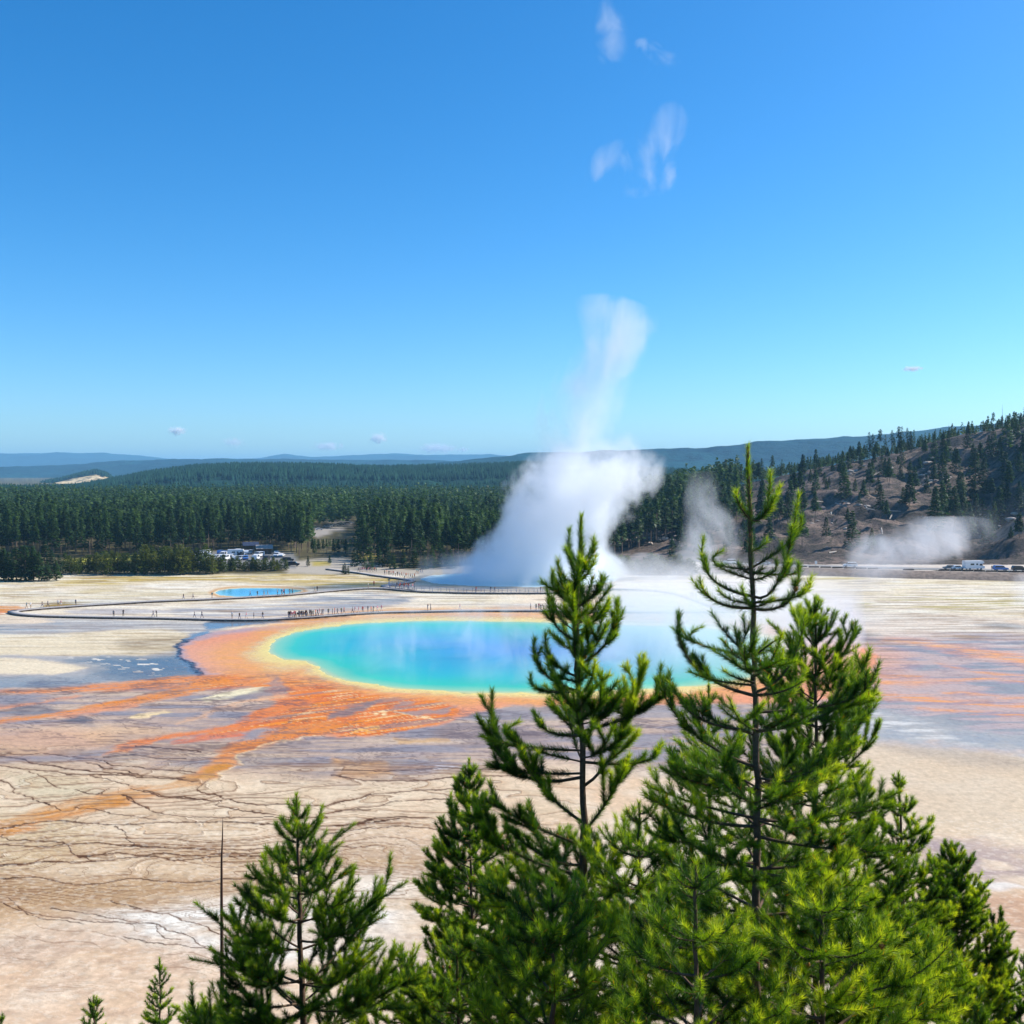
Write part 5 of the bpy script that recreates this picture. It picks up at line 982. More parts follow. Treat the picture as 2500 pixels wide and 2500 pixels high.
# ---------------------------------------------------------------- boardwalks
m_deck = simple_mat("weathered_planks", lin(172, 164, 158), 0.85, nscale=3, namt=.15)
m_beam = simple_mat("dark_timber", lin(104, 94, 88), 0.9, nscale=2)
m_rail = simple_mat("painted_rail", lin(120, 134, 158), 0.7, nscale=2)
DZ = 0.46
def path3(P, z=DZ, step=2.4):
    Q = Wp([p[0] for p in P], [p[1] for p in P], z); seg = np.linalg.norm(np.diff(Q, axis=0), axis=1); cum = np.concatenate([[0], np.cumsum(seg)])
    # smooth the corners with a fine resample
    k = max(4, int(cum[-1] / 1.2)); s_ = np.linspace(0, cum[-1], k); R = np.stack([np.interp(s_, cum, Q[:, i]) for i in range(3)], 1)
    for _ in range(6): R[1:-1] = (R[:-2] + 2 * R[1:-1] + R[2:]) / 4
    return R
def boardwalk(P, label, w=2.3):
    R = path3(P); T = np.gradient(R, axis=0); T /= np.linalg.norm(T, axis=1, keepdims=True); S = np.stack([T[:, 1], -T[:, 0], T[:, 0] * 0], 1)
    o = bpy.data.objects.new("boardwalk", None); COL.objects.link(o); o.location = R[len(R) // 2] * (1, 1, 0); off = np.array(o.location)
    tag(o, label, "boardwalk", "boardwalks across the geyser flat")
    def strip(name, a, b, z0, z1, m):
        A = R + S * a - off; B = R + S * b - off; n = len(R); V_ = []
        for q_, z_ in ((A, z0), (B, z0), (B, z1), (A, z1)): q_ = q_.copy(); q_[:, 2] = z_; V_.append(q_)
        V_ = np.stack(V_, 1).reshape(-1, 3); i = np.arange(n - 1)[:, None] * 4; j = np.arange(4)[None]; j2 = (j + 1) % 4
        F = np.stack([i + j, i + 4 + j, i + 4 + j2, i + j2], -1).reshape(-1, 4); F = np.concatenate([F, [[0, 1, 2, 3], [4 * n - 1, 4 * n - 2, 4 * n - 3, 4 * n - 4]]])
        obj(name, mesh_np(name, V_, F, [m]), o)
    strip("deck", -w / 2, w / 2, DZ - .05, DZ, m_deck); strip("side_beam", w / 2 - .12, w / 2 - .02, DZ - .27, DZ - .052, m_beam); strip("side_beam", -w / 2 + .02, -w / 2 + .12, DZ - .27, DZ - .052, m_beam)
    mb = MB(); L_ = np.concatenate([[0], np.cumsum(np.linalg.norm(np.diff(R, axis=0), axis=1))])
    for s_ in np.arange(.4, L_[-1], 2.4):
        p_ = np.array([np.interp(s_, L_, R[:, k]) for k in range(3)]) - off; t_ = np.array([np.interp(s_, L_, T[:, k]) for k in range(3)]); mb.box((p_[0], p_[1], .06), (1.1, w * .98, .34), 0, math.atan2(t_[1], t_[0]))
    so_ = obj("sleepers", mb.mesh("sleepers", [m_beam]), o, kind="stuff"); return R
NEAR = [(30, 1491), (36, 1496), (60, 1499), (109, 1502), (254, 1505), (399, 1507), (543, 1511), (640, 1511), (700, 1508), (760, 1505), (817, 1500), (926, 1493), (1035, 1491), (1143, 1489), (1300, 1489), (1490, 1492), (1617, 1493), (1780, 1491), (1850, 1489)]
FAR = [(30, 1491), (54, 1488), (110, 1483), (217, 1476), (362, 1467), (543, 1460), (600, 1457), (700, 1451), (745, 1447), (830, 1439), (890, 1435), (944, 1435), (980, 1439), (1035, 1443), (1180, 1446), (1345, 1446), (1430, 1442), (1490, 1436), (1562, 1438), (1610, 1441), (1653, 1448), (1700, 1463), (1743, 1479), (1780, 1490)]
BR = [(1012, 1441), (990, 1437), (945, 1434), (935, 1428), (985, 1423), (1009, 1418), (1004, 1414), (960, 1409), (908, 1402), (861, 1395), (800, 1388)]
R1 = boardwalk(NEAR, "long low boardwalk between the great spring and the pale flat")
R2 = boardwalk(FAR, "farther boardwalk passing the small blue pool and the steaming lake")
R3 = boardwalk(BR, "curving boardwalk from the junction up to the car park")
def railing(P, label, off=1.1):
    R = path3(P); T = np.gradient(R, axis=0); T /= np.linalg.norm(T, axis=1, keepdims=True); S = np.stack([T[:, 1], -T[:, 0], T[:, 0] * 0], 1); R = R + S * off
    c = R.mean(0) * (1, 1, 0); o = bpy.data.objects.new("railing", None); COL.objects.link(o); o.location = c; tag(o, label, "railing", "railings along the boardwalk by the steaming lake"); Q = R - c
    for dz in (.45, .8, 1.1):
        mb = MB(); q_ = Q.copy(); q_[:, 2] = DZ + dz; mb.tube(q_, .055, 4); obj("rail", mb.mesh("rail", [m_rail]), o)
    L_ = np.concatenate([[0], np.cumsum(np.linalg.norm(np.diff(Q, axis=0), axis=1))]); k = 0
    for s_ in np.arange(0, L_[-1], 2.6):
        p_ = [np.interp(s_, L_, Q[:, k_]) for k_ in range(3)]; obj("post", POST, o, (p_[0], p_[1], DZ - .25))
pm = MB(); pm.box((0, 0, .68), (.12, .12, 1.4)); POST = pm.mesh("post", [m_rail])
RL = [p for p in FAR if 930 <= p[0] <= 1560]
railing(RL, "near-side blue grey railing of the boardwalk in front of the steaming lake", 1.1)
railing(RL, "lake-side blue grey railing of the boardwalk in front of the steaming lake", -1.1)
railing([(945, 1434), (935, 1428), (985, 1423), (1009, 1418)], "short curved railing where the branch boardwalk leaves the junction", 1.1)
m_bench = simple_mat("bench_wood", lin(66, 52, 46), .8, nscale=4)
for i, u in enumerate((722, 738)):
    v = np.interp(u, [p[0] for p in NEAR], [p[1] for p in NEAR]); p_ = Wp(u, v - 2, DZ); o = bpy.data.objects.new("bench", None); COL.objects.link(o); o.location = p_; o.rotation_euler = (0, 0, .05)
    tag(o, ["dark wooden bench on the near boardwalk, beside the tight group of visitors", "dark wooden bench on the near boardwalk, before the bending person in red"][i], "bench")
    for nm, c_, sz in (("seat", (0, 0, .45), (2.0, .42, .06)), ("backrest", (0, .24, .75), (2.0, .06, .4)), ("leg", (-.85, 0, .21), (.1, .4, .42)), ("leg", (.85, 0, .21), (.1, .4, .42))):
        mb = MB(); mb.box(c_, sz); obj(nm, mb.mesh(nm, [m_bench]), o)

# ---------------------------------------------------------------- visitors
def person_mesh(pose, mats, female=False, long_=False):
    """mats: skin, hair, shirt, trousers, shoes"""
    J = [(0, 0, .95, .135, .10), (0, 0, 1.14, .12, .09), (0, .01, 1.34, .155, .10), (0, 0, 1.47, .06, .055), (0, .015, 1.57, .08, .095), (0, .01, 1.66, .085, .10)]; E = [(0, 1), (1, 2), (2, 3), (3, 4), (4, 5)]
    st, arm, lean = pose
    for sg in (-1, 1):
        k = len(J); ph = st * sg; sh = .165 if female else .185
        J += [(sg * .09, 0, .90, .088, .088), (sg * .10, ph * .20 + .03, .50, .062, .062), (sg * .10, ph * .42 - .02, .09 + .05 * (ph < 0) * abs(st), .045, .045), (sg * .11, ph * .42 + .13, .035, .04, .03)]; E += [(0, k), (k, k + 1), (k + 1, k + 2), (k + 2, k + 3)]
        k = len(J); a = arm[0 if sg < 0 else 1]
        hx, hy, hz = {'down': (.24, -ph * .20, .86), 'up': (.10, .34, 1.50), 'hip': (.16, .08, 1.0), 'fwd': (.20, .36, 1.12)}[a]; ex, ey, ez = {'down': (.22, -ph * .08, 1.14), 'up': (.22, .20, 1.24), 'hip': (.32, -.06, 1.16), 'fwd': (.23, .08, 1.14)}[a]
        J += [(sg * sh, 0, 1.40, .062, .062), (sg * ex, ey, ez, .044, .044), (sg * hx, hy, hz, .034, .034), (sg * hx * .97, hy + .05, hz - .07 * (a == 'down'), .03, .02)]; E += [(2, k), (k, k + 1), (k + 1, k + 2), (k + 2, k + 3)]
    me = bpy.data.meshes.new("p"); me.from_pydata([(x, y + lean * max(0, z - .9), z - .25 * abs(lean) * max(0, z - .9)) for x, y, z, *_ in J], E, [])
    o = bpy.data.objects.new("p", me); COL.objects.link(o); md = o.modifiers.new("s", 'SKIN'); md.use_smooth_shade = True
    if not me.skin_vertices:
        bpy.context.view_layer.objects.active = o; bpy.ops.mesh.customdata_skin_add()
    for sv, j in zip(me.skin_vertices[0].data, J): sv.radius = (j[3], j[4])
    me.skin_vertices[0].data[0].use_root = True
    o.modifiers.new("u", 'SUBSURF').levels = 1
    ev = o.evaluated_get(bpy.context.evaluated_depsgraph_get()); m2 = bpy.data.meshes.new_from_object(ev); bpy.data.objects.remove(o); m2.name = "person"
    m2.materials.clear()
    for m in mats: m2.materials.append(m)
    idx = []
    for p_ in m2.polygons:
        c = p_.center; z = c.z + .25 * abs(lean) * max(0, c.z - .9); x = abs(c.x); y = c.y - lean * max(0, z - .9)
        if z > 1.50: k = 1 if (z > 1.655 or y < -.025) else 0
        elif z > .93: k = 2 if (x < .20 or z > 1.22) and not (abs(y) > .17) else 0
        elif x > .17 and z > .8: k = 0
        elif z > (.12 if long_ else .50): k = 3
        elif z > .10: k = 0
        else: k = 4
        idx.append(k)
    m2.polygons.foreach_set("material_index", idx); m2.update(); return m2
fl = lambda n, r, g, b: simple_mat(n, lin(r, g, b), .85, nscale=0)
skin = fl("skin", 196, 142, 112); hair1 = fl("brown_hair", 60, 42, 30); hair2 = fl("fair_hair", 170, 134, 84); hat = fl("straw_hat", 214, 196, 160); navy = fl("navy_cloth", 36, 48, 82); black = fl("black_cloth", 32, 32, 36); wht = fl("white_cloth", 226, 224, 220)
red = fl("red_cloth", 186, 44, 38); grn = fl("olive_cloth", 92, 98, 64); tl = fl("teal_cloth", 52, 128, 140); pk = fl("pink_cloth", 214, 140, 150); jean = fl("denim", 62, 82, 120); kh = fl("khaki_cloth", 172, 150, 116); gr = fl("grey_cloth", 120, 122, 128); sho = fl("shoes", 60, 54, 50); org = fl("orange_cloth", 220, 104, 50)
walk = (.8, ('down', 'down'), .0); walk2 = (-.7, ('down', 'down'), .05); stand = (.15, ('down', 'down'), 0); photo = (.1, ('up', 'up'), 0); hip = (.2, ('hip', 'down'), 0); lean_ = (.2, ('fwd', 'fwd'), .25)
VAR = [(person_mesh(walk, [skin, hair1, black, jean, sho], long_=True), "dark top and jeans, striding"), (person_mesh(stand, [skin, hat, wht, kh, sho]), "white shirt, khaki shorts and pale hat, standing"),
       (person_mesh(walk2, [skin, hair1, red, black, sho], long_=True), "red top and black trousers, walking"), (person_mesh(photo, [skin, hair1, navy, gr, sho]), "navy top and grey shorts, holding up a camera"),
       (person_mesh(stand, [skin, hair2, gr, black, sho], True, True), "grey top and black leggings, standing"), (person_mesh(hip, [skin, hair1, grn, jean, sho]), "olive shirt and denim shorts, hand on hip"),
       (person_mesh(walk, [skin, hair2, pk, wht, sho], True), "pink top and white shorts, walking"), (person_mesh(lean_, [skin, hair1, black, black, sho], long_=True), "dark clothes, leaning forward"),
       (person_mesh(walk2, [skin, hat, tl, kh, sho]), "teal shirt and khaki shorts, walking"), (person_mesh(stand, [skin, hair1, org, navy, sho]), "orange top and navy shorts, standing"), (person_mesh(walk, [skin, hair1, gr, navy, sho], long_=True), "grey jacket and navy trousers, walking")]
vr = np.random.default_rng(9)
def visitors(lst, R, where, group, z=DZ, dv=0):
    lst = sorted(lst, key=lambda q_: q_[0] if isinstance(q_, tuple) else q_); uv = proj(R)
    for i, it in enumerate(lst):
        u, v = it if isinstance(it, tuple) else (it, None)
        if v is None:
            cand = np.argmin(abs(uv[0] - u)); p_ = R[cand].copy(); p_[0] = p_[1] * (u - 1250) / 2500
        else: p_ = Wp(u, v, z)
        k = int(vr.integers(0, len(VAR))); p_[1] += vr.uniform(-.7, .7) if v is None else 0; me, ds = VAR[k]
        o = obj("person", me, None, (p_[0], p_[1], z), "person in %s, %s %s" % (ds.replace(", ", " "), ordn(i), where), "person", group); s_ = .94 + .12 * vr.random(); o.scale = (s_,) * 3; o.rotation_euler = (0, 0, [1.57, -1.57, 0, 3.14][int(vr.integers(0, 4))] + vr.normal(0, .4))
visitors([704, 715, 722, 727, 733, 747, 768, 781, 786, 814, 837, 864, 896, 905, 274, 294, 370, 377, 470, 488, 562, 583, 597, 615, 638, 701, 706, 711, 718, 738, 744, 753, 757, 762, 773, 777, 800, 809, 822, 831, 859, 874, 883, 910, 920, 930, 1043, 1050, 1122, 1296, 1309, 1316, 1321, 1327, 1370], R1, "along near boardwalk", "visitors on the boardwalk beside the great spring")
R2b = R2[(R2[:, 1] > 262)]
visitors([(65, 1486), (75, 1485), (103, 1483), (117, 1482), (142, 1480), (149, 1480), (185, 1477), 443, 467, 513, 607, 627, 643, 651, 675, 686, 690, 693, 705, 711, 768, 772, 898, 1162, 1198, 1208, 1320, 1445, 1452, 1481, 1486, (1687, 1459), (1691, 1460), (1700, 1463)], R2, "along far boardwalk", "visitors on the farther boardwalk")
visitors([(968 + 5.2 * k + vr.normal(0, 2), 1437 + vr.uniform(-2, 2)) for k in range(9)], R3, "in junction crowd", "visitors crowding the boardwalk junction")
visitors([(1012 - 5.2 * k, 1412 - 10.5 * (k / 16) + vr.uniform(-.8, .8)) for k in range(15)] + [(875 + 4 * k, 1396 + vr.uniform(-1, 1)) for k in range(12)] + [(987, 1417), (950, 1424), (913, 1431)], R3, "on curving branch boardwalk", "visitors filling the branch boardwalk")
visitors([(1017, 1400), (1021, 1401), (1026, 1399), (1031, 1400)], R3, "at the lake shore", "visitors at the shore of the steaming lake", 0.0)

# ---------------------------------------------------------------- road, bank and vehicles beneath the hillside
EU = np.array([1690, 1800, 1956, 2200, 2500, 3500]); EY = np.array([366, 364, 357, 347, 338, 330.])
uu = np.arange(1690, 3500, 8.0); ye = np.interp(uu, EU, EY); n = len(uu); hgt = 2.35 * ss(1690, 1760, uu)
def strip_mesh(name, rows, m):
    X = np.stack([(uu - 1250) / 2500 * y for y, z in rows]); Y = np.stack([y for y, z in rows]); Z = np.stack([z for y, z in rows])
    Z[1:-1] += fbm(X[1:-1] / 3, Y[1:-1] / 3, 3, 500) * .12 if len(rows) > 2 else 0; return grid_mesh(name, X, Y, Z, m)
m_bank = simple_mat("gravel_bank", lin(150, 130, 114, .9), .95, nscale=.8, namt=.3, bump=.1); m_verge = simple_mat("pale_verge", lin(206, 190, 172, .9), .95, nscale=.5, namt=.12)
obj("ground", strip_mesh("ground", [(ye - 5, ye * 0 - .5), (ye - 3.6, hgt * .35), (ye - 1.8, hgt * .75), (ye - .4, hgt)], m_bank), kind="structure", label="gravel embankment carrying the road")
obj("ground", strip_mesh("ground", [(ye - .4, hgt), (ye + 2, hgt), (ye + 12, hgt * 0 + 2.36), (ye * 0 + 378, hgt * 0 + 2.3)], m_verge), kind="structure", label="pale road verge under the hillside")
asph = simple_mat("asphalt", lin(150, 146, 142, .8), .9, nscale=2, namt=.1); asph2 = simple_mat("road_paint", lin(232, 226, 210), .8, nscale=0)
obj("road", strip_mesh("road", [(ye + 2.0, hgt + .16), (ye + 9.2, hgt + .16)], asph), kind="structure", label="grey two lane road along the foot of the hill")
obj("road_marking", strip_mesh("road_marking", [(ye + 2.2, hgt + .166), (ye + 2.4, hgt + .166)], asph2), kind="structure", label="white edge line of the road")
sb = MB(); sb.box((0, 0, .22), (3.6, .5, .45), 0, 0, .92); sb.box((0, -.02, .46), (3.2, .4, .06)); m_bar = simple_mat("dark_log_barrier", lin(74, 62, 54), .9, nscale=3); BAR = sb.mesh("log_barrier", [m_bar])
for i, u in enumerate(np.arange(1960, 2520, 29)):
    if 2130 < u < 2330 and i % 3: continue
    y = float(np.interp(u, EU, EY)) + .7; o = obj("log_barrier", BAR, None, ((u - 1250) / 2500 * y, y, 2.35), "dark log barrier edging the road, %s from the tallest pine" % ordn(i), "barrier", "dark log barriers along the road edge"); o.rotation_euler = (0, 0, -.12)
m_glass = simple_mat("car_glass", (.02, .03, .04), .08, spec=.6); m_tyre = simple_mat("tyre_rubber", (.02, .02, .02), .8); m_rim = simple_mat("rim_metal", (.5, .5, .5), .35, metal=.8)
paint = {c: simple_mat(c + "_paint", v, .3, spec=.5) for c, v in dict(white=(.8, .8, .8), silver=(.5, .52, .54), blue=(.08, .2, .5), black=(.02, .02, .025), red=(.45, .04, .03), grey=(.2, .21, .22)).items()}
def side_prism(mb, prof, w, m=0, inset=0):
    P = np.array(prof, float); n = len(P); A = np.stack([P[:, 0], np.full(n, -w / 2), P[:, 1]], 1); B = A * (1, -1, 1); mb.add(np.concatenate([A, B]), [tuple(range(n)), tuple(range(2 * n - 1, n - 1, -1))] + [(i, (i + 1) % n + 0, (i + 1) % n + n, i + n)[::-1] for i in range(n)], m)
CARP = {"sedan": ([(-2.25, .35), (2.25, .35), (2.3, .72), (1.2, .92), (.5, 1.38), (-.9, 1.42), (-1.7, 1.0), (-2.28, .92)], [(1.08, .95), (.5, 1.30), (-.85, 1.34), (-1.55, 1.0)], 1.8),
        "suv": ([(-2.3, .4), (2.3, .4), (2.35, .95), (1.35, 1.1), (.75, 1.7), (-1.9, 1.75), (-2.3, 1.1)], [(1.25, 1.12), (.72, 1.62), (-1.8, 1.66), (-2.1, 1.14)], 1.9),
        "van": ([(-2.8, .4), (2.7, .4), (2.75, 1.1), (2.0, 1.35), (1.4, 2.1), (-2.75, 2.15)], [(1.95, 1.36), (1.35, 2.0), (-1.6, 2.02), (-1.6, 1.36)], 2.0),
        "camper": ([(-3.6, .5), (3.2, .5), (3.3, 1.2), (2.5, 1.5), (2.4, 2.2), (3.0, 2.4), (2.8, 3.05), (-3.6, 3.05)], [(2.52, 1.5), (2.2, 2.1), (1.4, 2.1), (1.4, 1.5)], 2.3)}
WH = MB(); a_ = np.arange(14) * 2 * math.pi / 14
WH.tube([(0, -.11, 0), (0, -.105, 0), (0, .105, 0), (0, .11, 0)], np.array([.2, .33, .33, .2]), 14); WHM = WH.mesh("tyre", [m_tyre], False); RM = MB(); RM.tube([(0, -.13, 0), (0, -.125, 0), (0, .125, 0), (0, .13, 0)], np.array([.02, .19, .19, .02]), 10); RMM = RM.mesh("rim", [m_rim])
cache = {}
def car(kind, colr, loc, rz, label, group):
    if (kind, colr) in cache: o = copy_tree(cache[kind, colr])
    else:
        o = bpy.data.objects.new("parked_car", None); COL.objects.link(o); prof, win, w = CARP[kind]
        mb = MB(); side_prism(mb, prof, w); obj("body", mb.mesh("body", [paint[colr]]), o)
        mb = MB(); side_prism(mb, win, w + .03); obj("window", mb.mesh("window", [m_glass]), o); L0 = prof[1][0]
        mb = MB(); x0, z0 = prof[3]; x1, z1 = prof[4]; dx, dz = x1 - x0, z1 - z0; nx, nz = dz * .02, -dx * .02
        v_ = [(x0 + dx * .1 + nx + .02, y * (w / 2 - .1), z0 + dz * .1 + .02) for y in (-1, 1)] + [(x0 + dx * .9 + nx + .02, y * (w / 2 - .14), z0 + dz * .9 + .02) for y in (1, -1)]; mb.add(v_ + [(a - .03, b, c) for a, b, c in v_], [(0, 1, 2, 3), (7, 6, 5, 4), (0, 4, 5, 1), (1, 5, 6, 2), (2, 6, 7, 3), (3, 7, 4, 0)]); obj("windscreen", mb.mesh("windscreen", [m_glass]), o)
        for sx in (-1, 1):
            for sy in (-1, 1):
                t_ = obj("wheel", WHM, o, (sx * L0 * .62, sy * (w / 2 - .08), .34)); obj("rim", RMM, t_, (0, sy * .004, 0))
        for sy in (-1, 1): mb = MB(); mb.box((L0 + .03, sy * (w / 2 - .3), .72), (.08, .3, .14)); obj("headlight", mb.mesh("headlight", [m_rim]), o)
        if kind == "camper": mb = MB(); mb.box((-1.2, 0, 1.95), (1.3, w + .04, .55)); mb.box((.5, 0, 1.95), (.7, w + .04, .5)); obj("side_window", mb.mesh("side_window", [m_glass]), o)
        cache[kind, colr] = o
    o.location = loc; o.rotation_euler = (0, 0, rz); tag(o, label, "car" if kind != "camper" else "camper van", group); return o
for u, k, c, rz, dy, lab in [(1783, "suv", "white", 3.0, 4, "white estate car on the road, between the mist and the tallest pine"), (1866, "sedan", "silver", 3.0, 4, "silver car on the road glimpsed behind the tallest pine's trunk"), (2078, "suv", "white", 2.95, 4, "white off-roader alone on the road beyond the hazy flat"),
                        (2322, "sedan", "grey", 2.9, 5, "grey car in the steam just ahead of a white car"), (2340, "sedan", "white", .1, 5, "white car on the road half veiled, beside the camper van"), (2381, "camper", "white", .1, 5, "white camper van on the road under the shaded hollow"),
                        (2446, "suv", "blue", -.1, 4, "dark blue car on the road next to a standing person"), (2492, "suv", "black", -.1, 4, "black car on the road cut by the picture's edge")]:
    y = float(np.interp(u, EU, EY)) + dy; car(k, c, ((u - 1250) / 2500 * y, y, 2.53), rz, lab, "vehicles on the road below the hill")
y = float(np.interp(2425, EU, EY)) + 4; obj("person", VAR[0][0], None, ((2425 - 1250) / 2500 * y, y, 2.53), "person in dark clothes standing by the blue car on the road", "person")
cr_ = np.random.default_rng(21); cols = ["white"] * 5 + ["silver"] * 3 + ["blue", "black", "grey", "silver"]; spots = []
for v, u0, u1, st in ((1352, 455, 690, 10.5), (1359, 468, 690, 11), (1367, 500, 690, 12.5)):
    for u in np.arange(u0, u1, st):
        if cr_.random() < .45: continue
        spots.append((u, v))
for i, (u, v) in enumerate(sorted(spots)):
    p_ = Wp(u, v + cr_.uniform(-.6, .6), 0); c = cols[int(cr_.integers(0, len(cols)))]; k = ["sedan", "suv", "suv", "van"][int(cr_.integers(0, 4))]
    if abs(u - 575) < 8 and v == 1359: k, c = "camper", ["white", "white", "white"][i % 3]
    car(k, c, (p_[0], p_[1], .02), 1.57 + cr_.normal(0, .15) + 3.14 * (i % 2) if k != "camper" else .15, "%s %s in the main car park, %s from the meadow side" % (c, {"suv": "off-roader", "sedan": "saloon car", "van": "van", "camper": "camper van"}[k], ordn(i)), "vehicles in the main car park")
for u, v, k, c, l in ((703, 1371, "suv", "black", "black off-roader parked on the gravel beyond the young pines"), (716, 1382, "suv", "black", "black car closest to the flat at the gravel edge")):
    p_ = Wp(u, v, 0); car(k, c, (p_[0], p_[1], .02), .1, l, "vehicles in the main car park")
for i, (u, v) in enumerate([(779, 1294), (797, 1288), (804, 1287), (819, 1284), (826, 1282), (833, 1281), (848, 1279), (856, 1278)]):
    p_ = Wp(u, v, 0); c = ["white", "silver", "white", "white", "silver", "white", "grey", "white"][i]; car("sedan", c, (p_[0], p_[1], .02), .35, "%s car in the small upper lot among the forest, %s uphill" % (c, ordn(i)), "vehicles in the upper lot")
m_roof = simple_mat("pale_metal_roof", lin(150, 144, 140), .7, nscale=1); m_roof2 = simple_mat("blue_roof", lin(58, 66, 88), .5, nscale=1); m_wall = simple_mat("brown_boards", lin(96, 74, 58), .9, nscale=2)
for (u, v, rm, lab) in ((645, 1352, m_roof, "small brown restroom hut with a pale pitched roof by the car park"), (612, 1344, m_roof2, "small hut with a dark blue roof at the edge of the forest")):
    p_ = Wp(u, v, 0); o = bpy.data.objects.new("restroom_hut", None); COL.objects.link(o); o.location = (p_[0], p_[1], 0); o.rotation_euler = (0, 0, .3); tag(o, lab, "hut")
    mb = MB(); mb.box((0, 0, 1.25), (6, 4, 2.5)); mb.add([(-3, -2, 2.5), (-3, 2, 2.5), (-3, 0, 3.7), (3, -2, 2.5), (3, 2, 2.5), (3, 0, 3.7)], [(0, 2, 1), (3, 4, 5), (0, 3, 5, 2), (1, 2, 5, 4)]); obj("wall", mb.mesh("wall", [m_wall]), o)
    mb = MB(); mb.add([(-3.6, -2.7, 2.4), (3.6, -2.7, 2.4), (3.6, 0, 3.95), (-3.6, 0, 3.95), (-3.6, -2.7, 2.28), (3.6, -2.7, 2.28), (3.6, 0, 3.82), (-3.6, 0, 3.82)], [(0, 1, 2, 3), (7, 6, 5, 4), (0, 4, 5, 1), (0, 3, 7, 4), (1, 5, 6, 2)])
    mb.add([(-3.6, 2.7, 2.4), (3.6, 2.7, 2.4), (3.6, 0, 3.95), (-3.6, 0, 3.95), (-3.6, 2.7, 2.28), (3.6, 2.7, 2.28), (3.6, 0, 3.82), (-3.6, 0, 3.82)], [(3, 2, 1, 0), (4, 5, 6, 7), (1, 5, 4, 0), (4, 7, 3, 0), (2, 6, 5, 1)]); obj("roof", mb.mesh("roof", [rm]), o)
    mb = MB(); mb.box((1.2, -2.03, 1.0), (.9, .06, 2.0)); obj("door", mb.mesh("door", [m_beam]), o)
y = float(np.interp(1994, EU, EY)) + 3; o = bpy.data.objects.new("road_sign", None); COL.objects.link(o); o.location = ((1994 - 1250) / 2500 * y, y, 2.4); tag(o, "small white sign on a post beside the road", "sign")
mb = MB(); mb.box((0, 0, .9), (.1, .1, 1.8)); obj("post", mb.mesh("post", [m_beam]), o); mb = MB(); mb.box((0, -.08, 1.55), (.8, .05, 1.1)); obj("panel", mb.mesh("panel", [paint["white"]]), o)
# ---------------------------------------------------------------- steam
def curve_node(t, pts, lo, hi):
    n = t.nodes.new("ShaderNodeFloatCurve"); c = n.mapping.curves[0]; P = sorted((float(a), (b - lo) / (hi - lo)) for a, b in pts)
    c.points[0].location = P[0]; c.points[1].location = P[-1]
    for q_ in P[1:-1]: c.points.new(*q_)
    n.mapping.update(); return n
def M(t, op, a, b=None, c=None, clamp=False):
    n = t.nodes.new("ShaderNodeMath"); n.operation = op; n.use_clamp = clamp
    for i, v in enumerate((a, b, c)):
        if v is None: continue
        if isinstance(v, (int, float)): n.inputs[i].default_value = v
        else: t.links.new(v, n.inputs[i])
    return n.outputs[0]
def fix_normals(me):
    import bmesh
    bm = bmesh.new(); bm.from_mesh(me); bmesh.ops.recalc_face_normals(bm, faces=bm.faces[:]); bm.to_mesh(me); bm.free()
